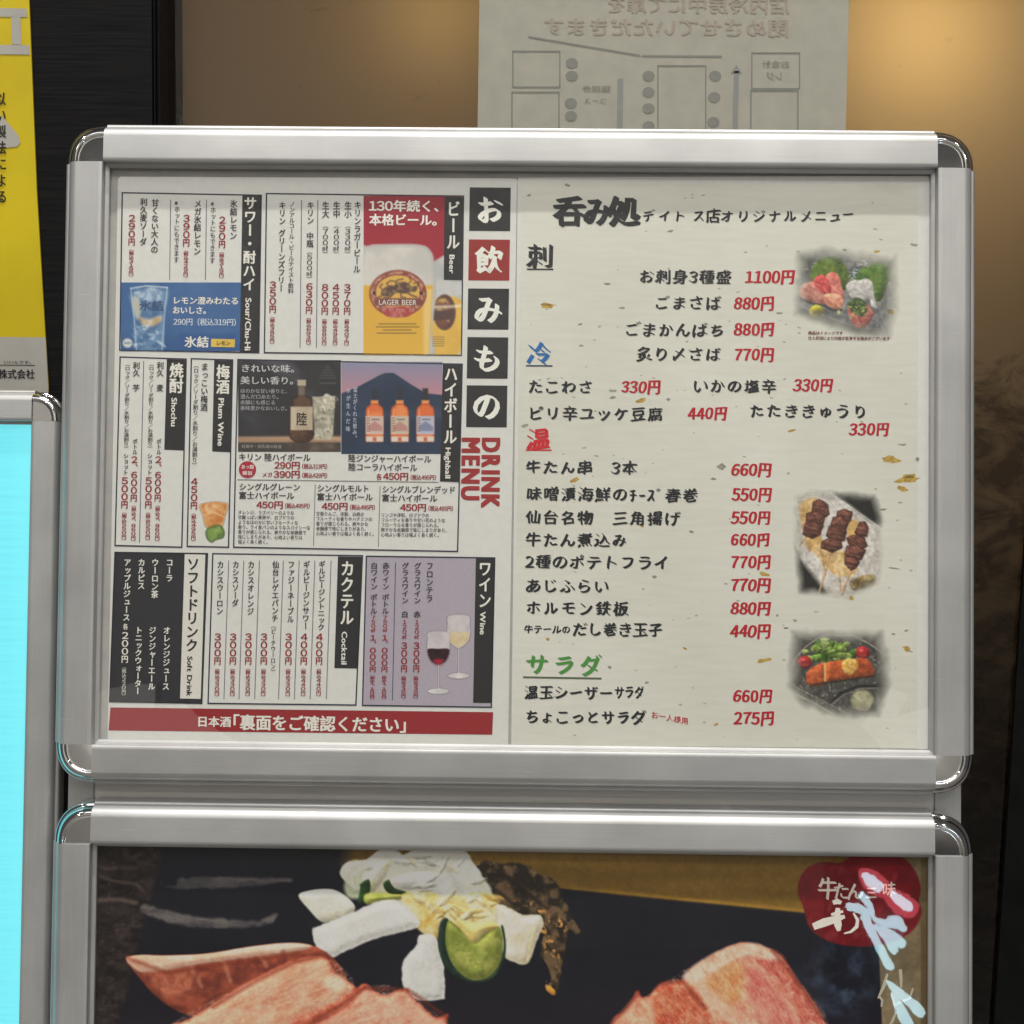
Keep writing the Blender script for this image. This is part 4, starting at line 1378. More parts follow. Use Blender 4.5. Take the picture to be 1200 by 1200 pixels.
INK, PR = (38, 40, 44), (168, 28, 42)
for ch, x0, x1 in (('呑', 649, 686), ('み', 683, 717), ('処', 713, 751)):
    H(fm, ch, x0, x1, 247.5, 36, INK, 'brushh', D2)
for ch, x in zip('デイトス店オリジナルメニュー', (760, 779, 796, 819, 836, 852, 871, 889.5, 908, 926, 945, 962, 979, 994)):
    z = 15 if ch != '店' else 18
    H(fm, ch, x - z / 2, x + z / 2, 253 + (0 if x < 990 else -2), z, INK, 'brushb', D2)
for ch, x0, x1, y, z, c, ul in (('刺', 617.5, 649, 300, 30, INK, (617.5, 648.5, 315.5)), ('冷', 616.5, 648, 414.5, 28, (38, 100, 158), (616.3, 647.5, 428.6)), ('温', 615.5, 646.5, 514, 27, (190, 36, 46), (615.8, 646.5, 527.4))):
    H(fm, ch, x0, x1, y, z, c, 'brushb', D2)
    pline('underline', ul[0], ul[2], ul[1], ul[2] + .2, 1.8, D2, ink(c if ch != '冷' else (50, 70, 90)), fm)
H(fm, 'サラダ', 614, 708, 778.5, 25, (72, 134, 62), 'brushb', D2)
pline('underline', 612.8, 793.6, 705, 795.2, 2.2, D2, ink((84, 96, 74)), fm)
ITEMS = [('お刺身3種盛', 748, 858, 324, '1100円', 873, 932, 324), ('ごまさば', 766, 846, 354.5, '880円', 860, 908, 355), ('ごまかんばち', 731, 850, 386, '880円', 860, 908, 385.5),
         ('炙り〆さば', 745, 846, 414.5, '770円', 860, 908, 415), ('たこわさ', 618, 696, 453, '330円', 728, 775, 453), ('いかの塩辛', 811, 911, 452, '330円', 930, 977, 451),
         ('ピリ辛ユッケ豆腐', 618, 778, 484, '440円', 806, 853, 484), ('たたききゅうり', 877, 1018, 481, '330円', 995, 1043, 502.5),
         ('牛たん串　3本', 615, 748, 547, '660円', 857, 905, 550), ('味噌漬海鮮のﾁｰｽﾞ春巻', 616, 819, 578.5, '550円', 858, 905, 579),
         ('仙台名物　三角揚げ', 615, 798, 606, '550円', 857, 904, 606), ('牛たん煮込み', 615, 736, 632, '660円', 856, 903, 632),
         ('2種のポテトフライ', 615, 785, 658, '770円', 856, 904, 658), ('あじふらい', 615, 715, 686, '770円', 856, 904, 685),
         ('ホルモン鉄板', 615, 738, 712, '880円', 856, 904, 712.5), ('だし巻き玉子', 671, 777, 737, '440円', 856, 904, 739),
         ('温玉シーザー', 614, 719, 811, '660円', 859, 906, 815), ('ちょこっとサラダ', 615, 757, 839.5, '275円', 860, 908, 841)]
for s_, x0, x1, y, pr, a, b, y2 in ITEMS:
    H(fm, s_, x0, x1, y, 17.5, INK, 'brushb', D2)
    H(fm, pr, a, b, y2, 18.5, PR, 'price', D2)
H(fm, '牛テールの', 614, 669, 737, 10.5, INK, 'brushb', D2)
H(fm, 'サラダ', 720, 755, 811, 16, INK, 'brushb', D2)
H(fm, 'お一人様用', 763, 807, 837, 9, (176, 60, 60), 'brush', D2, slope=-.18)
H(fm, '商品はイメージです', 947, 988, 390, 4.4, (104, 40, 40), 'g', D3)
H(fm, '仕入状況により内容が変更する場合がございます', 947, 1043, 396, 4.4, (104, 40, 40), 'g', D3)

# --- photo of sliced raw fish
pc = Pic(928, 284, 1058, 404, 1.6, (140, 141, 136))
pc.poly([(940, 300), (965, 296), (1048, 306), (1046, 345), (1038, 392), (1000, 388), (932, 362)], (96, 98, 100), (128, 129, 128), 6, 2, 6, smooth=False)
pc.poly([(930, 360), (938, 361), (990, 381), (1030, 389), (1028, 394), (980, 384), (938, 369)], (66, 68, 70), soft=2)
pc.ell(946, 312, 10, 16, (70, 72, 70), 6, .7); pc.ell(1006, 322, 12, 8, (62, 76, 76), 4, .8)
for k in range(60):
    rr = random.Random(k + 200)
    x, y = rr.choice(((953, 316), (960, 306), (990, 318), (1002, 316), (1014, 310), (1000, 326), (1040, 330)))
    x += rr.gauss(0, 4); y += rr.gauss(0, 4)
    pc.line([(x, y), (x + rr.uniform(-7, 7), y + rr.uniform(-5, 6))], 1.1, (196, 198, 188) if k % 3 else (158, 162, 150), .7, .75)
pc.poly([(950, 326), (953, 310), (962, 303), (972, 300), (984, 303), (991, 312), (995, 326), (992, 338), (975, 342), (956, 336)], (92, 112, 46), (60, 82, 32), 8, 3, 1.2, rough=2.2, sh=.3, sw=12)
for a in np.linspace(-2.6, -.4, 7):
    pc.line([(974, 340), (974 + 26 * math.cos(a), 340 + 34 * math.sin(a))], .9, (124, 142, 76), .8, .45)
pc.poly([(1002, 326), (1012, 314), (1026, 308), (1040, 312), (1045, 324), (1038, 336), (1035, 350), (1027, 353), (1020, 340), (1008, 334)], (90, 118, 50), (56, 86, 36), 8, 4, 1.4, rough=2.2, sh=.3, sw=10)
for a in np.linspace(-2.4, -.2, 6):
    pc.line([(1026, 342), (1026 + 20 * math.cos(a), 342 + 28 * math.sin(a))], .9, (124, 148, 84), .8, .4)
pc.poly([(937, 342), (940, 334), (952, 330), (962, 331), (970, 336), (974, 348), (968, 356), (954, 354), (941, 351)], (176, 108, 98), (196, 140, 124), 6, 5, 1, rough=.8, sh=.3, sw=7, ang=.5, sy=2)
pc.poly([(966, 328), (970, 321), (978, 319), (984, 326), (987, 338), (989, 348), (980, 349), (970, 342)], (190, 92, 84), (196, 122, 108), 5, 6, .9, rough=.6, sh=.3, sw=7, ang=1.2, sy=2)
pc.poly([(953, 330), (957, 324), (964, 322), (970, 328), (974, 338), (972, 346), (962, 342), (956, 336)], (196, 78, 76), (176, 62, 64), 6, 7, .9, rough=.6, sh=.35, sw=6)
pc.line([(954, 332), (964, 336), (971, 345)], 1, (222, 140, 130), .8, .7)
pc.line([(968, 330), (976, 336), (986, 344)], 1, (214, 150, 136), .8, .6)
pc.poly([(966, 346), (976, 344), (985, 346), (989, 356), (983, 363), (974, 361), (968, 356)], (212, 152, 124), (190, 118, 96), 5, 8, .9, rough=.6, sh=.35, sw=7)
pc.line([(974, 346), (980, 356), (986, 361)], .9, (232, 188, 164), .8, .6)
pc.line([(938, 350), (952, 356), (966, 358), (976, 364), (986, 363)], 2, (44, 42, 44), 1, .85)
pc.poly([(991, 335), (998, 329), (1008, 328), (1018, 327), (1023, 335), (1025, 350), (1028, 361), (1021, 359), (1018, 351), (1006, 353), (996, 347)], (192, 188, 184), (172, 168, 166), 6, 9, .9, rough=1, sh=.25, sw=7)
pc.line([(1000, 334), (1010, 342), (1020, 346)], .9, (214, 210, 206), .8, .6)
pc.poly([(993, 362), (1000, 353), (1015, 356), (1024, 367), (1017, 379), (1013, 384), (1005, 385), (998, 377)], (184, 120, 106), (158, 88, 82), 5, 10, .9, rough=1.2, sh=.35, sw=7)
pc.line([(1006, 372), (1012, 383)], 1.2, (120, 66, 62), .8, .8)
pc.poly([(994, 357), (1003, 349), (1013, 352), (1017, 362), (1010, 371), (1000, 367)], (58, 74, 44), (96, 112, 62), 3, 11, 1.2, rough=2.5, gain=2.2)
for k in range(14):
    rr = random.Random(k + 400)
    x, y = rr.uniform(995, 1016), rr.uniform(352, 372)
    pc.line([(x, y), (x + rr.uniform(-3, 3), y + rr.uniform(-2, 3))], 1.3, rr.choice(((186, 188, 112), (58, 80, 42), (150, 158, 96), (36, 44, 34))), .7, .9)
pc.ell(956.5, 365, 8, 8, (164, 156, 50), 1, sh=.5, sw=7, rough=.8)
pc.ell(956.5, 366.5, 4.4, 3, (112, 104, 46), 1.6)
pc.ell(983, 366, 1.6, 2.6, (176, 172, 96), 1); pc.ell(962, 371, 1.2, 1.2, (70, 90, 40), 1)
pc.grain(.16, 40)
pc.feather([(930, 292), (968, 287), (1052, 299), (1056, 350), (1046, 401), (1004, 399), (927, 371), (930, 334)], 24, 3)
pc.build('printed_picture', D2, fm)

# --- photo of grilled skewers
pc = Pic(922, 568, 1044, 710, 1.6, (190, 185, 178))
pc.put(pc.noise(12, 3, 3) * .5, (204, 200, 196))
pc.poly([(972, 574), (1034, 576), (1034, 617), (1022, 612)], (34, 32, 32), soft=3, smooth=False)
pc.poly([(930, 640), (938, 656), (970, 696), (930, 696)], (34, 32, 32), soft=3, smooth=False)
pc.line([(972, 577), (1022, 612), (1034, 620)], 1.2, (226, 222, 216), .9, .7)
pc.poly([(936, 596), (944, 586), (958, 584), (966, 600), (962, 630), (976, 644), (998, 648), (1005, 668), (996, 676), (976, 672), (952, 646), (946, 644)], (190, 152, 94), (210, 182, 136), 8, 4, 1.4, rough=1)
pc.poly([(994, 612), (1006, 611), (1004, 630), (994, 638)], (196, 160, 100), soft=1.5)
for a, b, w_ in (((950, 620), (937, 640), 2.0), ((961, 642), (967, 674), 2.2), ((976, 640), (959, 697), 2.4), ((983, 670), (985, 692), 2.0), ((1000, 662), (986, 698), 2.2)):
    pc.line([a, b], w_, (196, 164, 124), .8)
    pc.line([(a[0] + .8, a[1]), (b[0] + .8, b[1])], .8, (140, 108, 78), .7, .7)
MEAT = [[(952, 588), (960, 584), (971, 592), (972, 603), (962, 610), (950, 604)], [(945, 602), (956, 598), (967, 604), (965, 614), (958, 620), (944, 614)], [(943, 613), (955, 610), (965, 616), (962, 626), (952, 632), (940, 626)],
        [(981, 599), (990, 596), (999, 600), (998, 611), (990, 616), (980, 608)], [(975, 606), (986, 603), (995, 612), (992, 620), (982, 624), (973, 616)], [(971, 617), (983, 615), (993, 622), (990, 634), (978, 637), (968, 628)], [(963, 634), (972, 630), (986, 634), (987, 642), (976, 648), (962, 642)],
        [(1007, 612), (1014, 611), (1018, 618), (1016, 629), (1006, 630), (1001, 624)], [(991, 630), (1000, 626), (1014, 630), (1017, 640), (1008, 645), (996, 642)], [(992, 640), (1004, 638), (1014, 645), (1010, 656), (998, 658), (989, 650)], [(989, 652), (1000, 652), (1008, 658), (1004, 666), (997, 669), (990, 662)]]
for i, q in enumerate(MEAT):
    pc.poly(q, (112, 72, 58), (78, 46, 40), 4, i + 3, .9, edge=(60, 36, 32), ew=2.2, rough=1.1, sh=.5, sw=7, ang=.5, sy=1.8, smooth=False)
    mx, my = sum(v[0] for v in q) / len(q), sum(v[1] for v in q) / len(q)
    for k in range(3):
        pc.line([(mx - 6 + k, my - 3.2 + k * 3), (mx + 4 + k, my - .8 + k * 3)], 1.0, (150, 108, 92) if k != 1 else (64, 38, 34), 1.0, .55)
pc.poly([(996, 684), (1006, 676), (1020, 673), (1027, 678), (1024, 686), (1010, 691), (1000, 692)], (120, 100, 60), (166, 152, 112), 5, 5, 1, rough=1, sh=.3)
pc.ell(1002, 682, 6, 4, (70, 56, 36), 3, .6)
pc.line([(938, 654), (973, 694)], 1.2, (150, 146, 140), .8, .6)
pc.grain(.15, 42)
pc.feather([(930, 580), (950, 572), (1028, 577), (1036, 606), (1036, 650), (1032, 686), (996, 703), (934, 697), (928, 640)], 13, 2.5)
pc.build('printed_picture', D2, fm)

# --- photo of hot plate dish
pc = Pic(918, 734, 1050, 846, 1.6, (62, 60, 57))
pc.put(pc.noise(4, 3, 4) * 1.1 - .3, (98, 98, 92))
pc.put(np.clip((pc.noise(3, 13, 2) - .66) * 6, 0, 1) * .6, (160, 160, 150))
pc.line([(924, 788), (932, 772), (944, 758), (958, 748), (972, 744), (1000, 745), (1018, 754), (1036, 766)], 1.6, (172, 168, 158), .8, .8)
pc.line([(926, 792), (936, 776), (946, 764)], 1.2, (36, 34, 34), .8, .8)
pc.line([(926, 810), (958, 826), (982, 840)], 2, (168, 164, 154), .8, .9)
pc.line([(930, 804), (962, 820), (992, 836)], 1.3, (146, 142, 134), .8, .8)
pc.line([(972, 824), (986, 812), (1006, 804), (1034, 804)], 2.6, (26, 26, 26), 1, .9)
pc.line([(974, 826), (988, 815), (1008, 807), (1036, 806)], 1, (146, 144, 136), .8, .7)
pc.line([(1032, 834), (1042, 806)], 1.4, (176, 172, 162), .8, .7)
for k in range(46):
    rr = random.Random(k + 600)
    x, y = rr.gauss(972, 14), rr.gauss(760, 7)
    if not (943 < x < 1003 and 744 < y < 775):
        continue
    c_ = rr.choice(((128, 152, 74), (86, 118, 44), (66, 98, 34), (156, 176, 100), (106, 140, 58)))
    r_ = rr.uniform(4, 8)
    pc.poly([(x + r_ * rr.uniform(.6, 1.2) * math.cos(t), y + .75 * r_ * rr.uniform(.6, 1.2) * math.sin(t)) for t in np.arange(0, 6.2, .9)], c_, tuple(int(v * .75) for v in c_), 4, k, .9, rough=1.2, sh=.5, sw=4)
for x, y, r in ((943, 776, 8), (1011, 765, 8)):
    pc.ell(x, y, r, r * .95, (148, 36, 40), 1, sh=.6, sw=8, rough=.4)
    pc.ell(x - 2, y - 3, 2.2, 1.4, (214, 136, 130), 1.2, .8)
    pc.ell(x + 1, y + 3, 4, 2, (196, 84, 80), 2, .6)
pc.poly([(946, 788), (956, 780), (967, 777), (968, 798), (958, 804), (947, 802), (944, 795)], (180, 92, 52), (150, 68, 38), 5, 6, .9, rough=1.4, sh=.4, sw=8)
pc.poly([(966, 778), (980, 775), (994, 774), (1000, 784), (996, 795), (982, 797), (967, 799)], (190, 98, 52), (160, 74, 38), 5, 7, .9, rough=1.2, sh=.4, sw=8)
pc.poly([(994, 776), (1010, 771), (1020, 776), (1025, 786), (1022, 792), (1006, 794), (996, 793)], (182, 92, 50), (150, 66, 36), 5, 8, .9, rough=1.2, sh=.4, sw=8)
pc.line([(966.5, 777), (967, 788), (966.5, 798)], 2, (222, 190, 128), 1, .9)
pc.poly([(988, 776), (998, 771), (1005, 776), (1004, 786), (996, 790), (988, 785)], (208, 150, 66), (226, 188, 112), 3, 7, 1.1, rough=1.8, sh=.3)
pc.line([(950, 803), (970, 800), (1000, 796), (1024, 792)], 2.2, (34, 28, 26), 1.4, .8)
pc.ell(1010, 821, 14, 13, (150, 148, 118), 1.2, edge=(116, 114, 92), ew=3, col2=(170, 168, 140), nscale=6, rough=1.2)
pc.ell(1010, 821, 8, 7, (168, 166, 138), 3, .6)
pc.grain(.15, 44)
pc.feather([(926, 737), (1036, 737), (1044, 770), (1046, 806), (1032, 843), (980, 843), (938, 829), (920, 808), (922, 770)], 22, 3)
pc.build('printed_picture', D2, fm)

# ------------------------------------------------------------------ food poster in the lower frame
fp = thing('food_poster', (0, LB + .02, 0), 'dark printed poster of sliced grilled meat and pickles in the tall frame', 'poster')
M_DARKPRINT = noise_mat('dark_poster_print', (0.008, 0.008, 0.011), (0.016, 0.014, 0.018), 30, rough=.5)
box('poster_sheet', (LU0 + .02, LB + .02, 0), (LU1 - .02, LT - .02, D0), M_DARKPRINT, fp)
pc = Pic(100, 984, 1104, 1250, 1.0, (17, 18, 27))
N1 = pc.noise(60, 1, 4); N2 = pc.noise(9, 2, 4, 1, 1.6); N3 = pc.noise(4, 3, 3)
pc.put((N1 - .4) * 1.2, (24, 22, 32))
pc.put(np.clip((pc.Y - 1150) / 80, 0, 1) * .6, (34, 24, 34))
# rough dark stone at the left edge of the print
lm = np.clip((196 - (pc.Y - 990) * .26 - pc.X) / 6, 0, 1)
pc.put(lm, np.array((38, 31, 31))[None, None] * (0.2 + 1.5 * N2[..., None]))
pc.put(lm * np.clip((N3 - .66) * 5, 0, 1) * .7, (70, 60, 56))
for pts, w_ in (([(116, 1016), (126, 1018), (135, 1017)], 2.5), ([(116, 1026), (132, 1032), (160, 1036), (166, 1042)], 3), ([(116, 1055), (140, 1054), (160, 1058)], 5)):
    pc.line(pts, w_, (92, 78, 72), 2, .75)
# chalky strokes on the slate
for pts, c in (([(188, 1035), (196, 1039), (206, 1037), (212, 1030), (250, 1028), (300, 1028), (338, 1030), (338, 1033), (300, 1038), (250, 1041), (215, 1041), (196, 1040)], (116, 108, 106)),
               ([(164, 1064), (168, 1061), (196, 1066), (226, 1074), (270, 1077), (306, 1078), (318, 1072), (325, 1071), (320, 1080), (292, 1087), (250, 1087), (210, 1084), (190, 1078), (168, 1070)], (128, 120, 114))):
    pc.poly(pts, c, (78, 74, 76), 8, 4, 2.0, rough=2.5, sx=.3, op=.7)
# ochre table corner, upper right
tb = np.clip((1040 + (pc.X - 640) * .098 - pc.Y) / 1.2, 0, 1) * np.clip((pc.X - 395) / 20, 0, 1)
wd = pc.noise(60, 8, 4, .25, 3)
pc.put(tb, np.array((108, 82, 32))[None, None] * (0.82 + .32 * wd[..., None]))
pc.put(np.exp(-((pc.Y - (1038 + (pc.X - 640) * .098)) / 2.5) ** 2) * np.clip((pc.X - 640) / 100, 0, 1) * .8, (150, 114, 44))
# paper band at the right edge
rb = np.clip((pc.X - 1028 - (pc.Y - 1080) * .04) / 1.5, 0, 1)
fx = pc.noise(22, 9, 4, 1, .6, .5)
pc.put(rb, np.array((112, 98, 74))[None, None] * (.72 + .5 * fx[..., None]))
pc.put(np.clip((pc.X - 1078) / 2, 0, 1), (86, 70, 46))
pc.put(np.clip((1086 - pc.Y) / 2, 0, 1) * np.clip((pc.X - 1020) / 6, 0, 1) * .5, (96, 84, 60))
# blue cloth sheen beside the band
pc.put(np.exp(-(((pc.X - 985) / 42) ** 2 + ((pc.Y - 1150) / 46) ** 2)) * np.clip((pc.noise(16, 11, 4) - .45) * 3, 0, 1) * .6, (84, 104, 128))
# --- pickled leaf
pc.poly([(556, 1014), (572, 1009), (590, 1012), (600, 1010), (618, 1014), (632, 1024), (648, 1030), (658, 1044), (664, 1060), (672, 1078), (680, 1090), (676, 1096), (666, 1090), (663, 1112), (657, 1140), (656, 1152), (650, 1166), (640, 1158), (646, 1148), (640, 1130), (634, 1118), (636, 1098), (628, 1082), (606, 1068), (584, 1060), (572, 1046)], (98, 78, 56), (34, 28, 22), 9, 6, 1.1, rough=2, gain=2.0, sh=.30, sw=9)
lf_ = pc.sdf([(598, 1056), (620, 1050), (650, 1060), (672, 1080), (662, 1100), (655, 1160), (640, 1158), (634, 1110), (620, 1075)])
pc.put(np.clip(-lf_ / 6, 0, 1) * np.clip((pc.noise(6, 12, 3) - .56) * 7, 0, 1), (192, 138, 78))
pc.line([(582, 1020), (600, 1032), (622, 1050), (640, 1064)], 6, (30, 24, 22), 2, .85)
pc.line([(576, 1040), (590, 1050), (600, 1058)], 5, (32, 26, 22), 2, .7)
pc.poly([(640, 1154), (650, 1160), (649, 1166), (641, 1161)], (204, 140, 60), soft=1, sh=.30, sw=9)
# --- cabbage and radish
pc.poly([(398, 1022), (408, 1010), (428, 1008), (444, 997), (458, 994), (474, 1002), (488, 996), (540, 995), (552, 1008), (562, 1022), (572, 1040), (580, 1056), (576, 1070), (540, 1064), (500, 1062), (470, 1060), (440, 1052), (414, 1040), (404, 1032)], (200, 198, 188), (232, 222, 186), 26, 7, 1.0, edge=(206, 204, 196), ew=7, sh=.42, sw=12, rough=1.3)
for k, q in enumerate(([(400, 1024), (410, 1010), (428, 1009), (436, 1018), (424, 1030), (410, 1036)], [(440, 1000), (456, 994), (470, 1002), (464, 1016), (448, 1018)], [(470, 1006), (488, 996), (510, 995), (516, 1008), (498, 1020), (478, 1018)],
                       [(508, 1000), (526, 994), (544, 997), (552, 1010), (536, 1022), (516, 1018)], [(530, 1014), (550, 1010), (564, 1024), (560, 1040), (540, 1038)], [(544, 1034), (566, 1030), (578, 1050), (572, 1064), (550, 1056)])):
    pc.poly(q, (226, 224, 214), (214, 208, 182), 12, 60 + k, 2.2, rough=2, sh=.20, sw=9, op=.9)
    mx, my = sum(v[0] for v in q) / len(q), sum(v[1] for v in q) / len(q)
    pc.line([(mx - 8, my + 6), (mx, my), (mx + 7, my - 6)], 1.6, (236, 234, 226), 1.4, .6)
pc.poly([(426, 1026), (440, 1012), (456, 1010), (450, 1030), (436, 1046), (424, 1044)], (222, 214, 168), (226, 222, 206), 12, 3, 2.5, sh=.42, sw=12)
pc.poly([(404, 1034), (424, 1028), (428, 1050), (408, 1052)], (206, 212, 176), soft=2.5, op=.8)
pc.poly([(422, 1040), (422, 1036), (432, 1030), (434, 1042), (428, 1056), (420, 1058)], (40, 66, 34), (30, 50, 28), 6, 3, 1, sh=.5, sw=6)
pc.poly([(428, 1048), (448, 1046), (478, 1046), (480, 1052), (456, 1056), (430, 1060)], (168, 172, 88), (140, 150, 66), 9, 2, 1.5, sh=.42, sw=12)
pc.poly([(449, 1036), (456, 1031), (462, 1040), (474, 1044), (478, 1048), (466, 1048), (454, 1046)], (34, 54, 30), soft=1, sh=.42, sw=12)
pc.poly([(458, 1032), (476, 1024), (500, 1022), (520, 1026), (514, 1036), (492, 1042), (468, 1042)], (226, 224, 216), (212, 208, 196), 14, 4, 1.8, sh=.42, sw=12)
pc.poly([(504, 1028), (516, 1024), (530, 1030), (522, 1046), (512, 1038)], (230, 228, 224), soft=2, op=.8)
pc.poly([(472, 1048), (500, 1044), (520, 1050), (560, 1046), (584, 1058), (588, 1082), (570, 1094), (540, 1096), (520, 1088), (512, 1102), (500, 1098), (484, 1082), (476, 1066)], (214, 172, 96), (234, 214, 168), 17, 8, 1.6, gain=1.9, sh=.42, sw=12)
pc.poly([(514, 1056), (530, 1050), (556, 1056), (570, 1066), (556, 1082), (534, 1078), (522, 1068)], (232, 216, 178), (222, 188, 118), 12, 9, 3, op=.9)
pc.line([(518, 1060), (508, 1072), (500, 1080)], 3, (196, 142, 70), 2, .7)
for k in range(46):
    rr = random.Random(k + 1300)
    x, y = rr.choice(((430, 1020), (460, 1012), (500, 1008), (530, 1016), (552, 1034), (498, 1036), (520, 1062), (552, 1070), (486, 1056), (568, 1056)))
    x += rr.gauss(0, 8); y += rr.gauss(0, 5)
    a, l_, w_ = rr.uniform(-1.2, 1.2), rr.uniform(6, 15), rr.uniform(2.2, 5)
    ca, sa = math.cos(a), math.sin(a)
    c_ = rr.choice(((214, 212, 204), (222, 218, 204), (206, 204, 190), (216, 204, 160))) if y < 1046 else rr.choice(((222, 196, 132), (230, 214, 168), (212, 172, 98), (226, 220, 200)))
    if y < 997:
        continue
    pc.poly([(x + u * ca - v * sa, y + u * sa + v * ca) for u, v in ((-l_, -w_ * .5), (-l_ * .3, -w_), (l_ * .5, -w_ * .8), (l_, 0), (l_ * .4, w_ * .7), (-l_ * .4, w_ * .6))], c_, tuple(int(q * .86) for q in c_), 5, k, 1.4, rough=1.6, sh=.5, sw=5, op=.72)
pc.poly([(350, 1050), (362, 1044), (386, 1042), (402, 1048), (416, 1062), (410, 1074), (390, 1080), (376, 1080), (362, 1066)], (208, 204, 190), (228, 222, 196), 14, 4, 1.1, sh=.42, sw=12)
pc.poly([(366, 1091), (376, 1084), (420, 1066), (446, 1056), (466, 1056), (482, 1068), (492, 1082), (480, 1090), (448, 1098), (420, 1108), (392, 1121), (384, 1122), (372, 1114)], (218, 216, 211), (216, 212, 204), 20, 5, 1.2, edge=(206, 202, 196), ew=7, sh=.42, sw=12, rough=1.3)
pc.poly([(580, 1064), (594, 1062), (612, 1072), (632, 1072), (637, 1082), (630, 1100), (620, 1126), (612, 1130), (592, 1122), (586, 1100)], (222, 212, 192), (206, 192, 164), 14, 5, 1.1, edge=(200, 188, 164), ew=5, sh=.42, sw=12, rough=1.3)
pc.line([(626, 1084), (618, 1124)], 2.5, (230, 214, 160), 1.6, .7)
pc.poly([(471, 1134), (478, 1118), (488, 1108), (492, 1096), (508, 1096), (514, 1108), (520, 1134), (521, 1164), (519, 1171), (490, 1172), (474, 1160)], (218, 216, 211), (206, 204, 198), 12, 6, 1.1, edge=(208, 206, 200), ew=5, sh=.42, sw=12, rough=1.3)
# --- cucumber slice
pc.poly([(515, 1084), (521, 1076), (526, 1080), (523, 1104), (530, 1130), (548, 1148), (562, 1150), (578, 1142), (588, 1122), (590, 1104), (587, 1086), (590, 1086), (593, 1106), (591, 1126), (582, 1144), (564, 1152), (546, 1150), (526, 1138), (514, 1114)], (34, 52, 40), (22, 36, 30), 9, 3, 1, sh=.5, sw=6)
pc.poly([(524, 1080), (534, 1084), (546, 1096), (554, 1103), (562, 1100), (574, 1090), (584, 1086), (589, 1098), (588, 1122), (578, 1141), (562, 1149), (546, 1146), (530, 1130), (522, 1106)], (112, 120, 52), (150, 152, 78), 9, 4, 1.1, edge=(100, 116, 50), ew=4, sh=.42, sw=12)
pc.poly([(540, 1106), (552, 1112), (562, 1110), (566, 1124), (558, 1138), (546, 1130)], (166, 170, 92), (132, 142, 64), 5, 5, 4, op=.8)
pc.poly([(536, 1078), (552, 1082), (574, 1080), (586, 1086), (570, 1094), (560, 1104), (552, 1104), (544, 1094)], (214, 180, 106), (204, 190, 120), 9, 5, 2, sh=.42, sw=12)
# --- sliced meat, left
pc.poly([(148, 1124), (160, 1120), (240, 1118), (320, 1106), (372, 1110), (404, 1140), (400, 1170), (330, 1200), (230, 1192), (188, 1172), (160, 1142)], (146, 72, 52), (104, 48, 38), 10, 7, 1.2, sx=.6, sh=.30, sw=9)
pc.poly([(180, 1140), (230, 1136), (226, 1160), (196, 1168), (182, 1156)], (186, 110, 84), (150, 76, 58), 7, 8, 4, op=.8)
pc.poly([(148, 1123), (166, 1119), (190, 1120), (240, 1118), (290, 1110), (340, 1105), (366, 1109), (346, 1116), (316, 1121), (270, 1126), (236, 1130), (196, 1138), (170, 1140), (156, 1134)], (210, 160, 136), (222, 182, 160), 9, 9, 1.1, ang=.1, sx=.4, sh=.30, sw=9)
pc.line([(170, 1141), (200, 1138), (240, 1131), (300, 1123), (350, 1116)], 3, (158, 80, 60), 2, .8)
for a, b in (((224, 1132), (236, 1156)), ((262, 1126), (270, 1150)), ((306, 1121), (312, 1132))):
    pc.line([a, b], 4, (196, 130, 104), 2, .6)
for a, b in (((232, 1134), (228, 1152)), ((300, 1124), (304, 1138)), ((332, 1116), (334, 1126)), ((280, 1126), (276, 1150))):
    pc.line([a, b], 5, (96, 40, 36), 2.5, .6)
pc.poly([(196, 1204), (220, 1194), (250, 1176), (280, 1156), (310, 1140), (345, 1124), (372, 1120), (386, 1126), (392, 1140), (412, 1152), (416, 1160), (396, 1178), (360, 1192), (326, 1212), (250, 1230), (190, 1230)], (208, 136, 108), (224, 166, 138), 11, 10, 1.3, ang=-.5, sx=.4, edge=(176, 84, 62), ew=5, rough=1, sh=.22, sw=16)
pc.ell(392, 1152, 12, 9, (226, 196, 170), 4, .9)
pc.poly([(330, 1206), (362, 1186), (400, 1170), (424, 1154), (434, 1160), (410, 1184), (380, 1200), (356, 1214)], (158, 70, 54), (186, 96, 72), 7, 12, 2, rough=2, sh=.30, sw=9)
pc.poly([(350, 1212), (384, 1192), (408, 1176), (428, 1156), (440, 1162), (452, 1166), (460, 1162), (476, 1158), (480, 1164), (492, 1176), (512, 1192), (525, 1188), (524, 1204), (540, 1230), (340, 1240)], (222, 150, 126), (206, 118, 94), 11, 13, 1.3, ang=.6, sx=.5, edge=(172, 74, 58), ew=5, rough=1.5, sh=.22, sw=16)
pc.poly([(372, 1206), (400, 1190), (440, 1172), (466, 1172), (470, 1186), (430, 1200), (390, 1216)], (228, 176, 154), (216, 146, 122), 8, 14, 5, op=.8, sx=.5, ang=-.4)
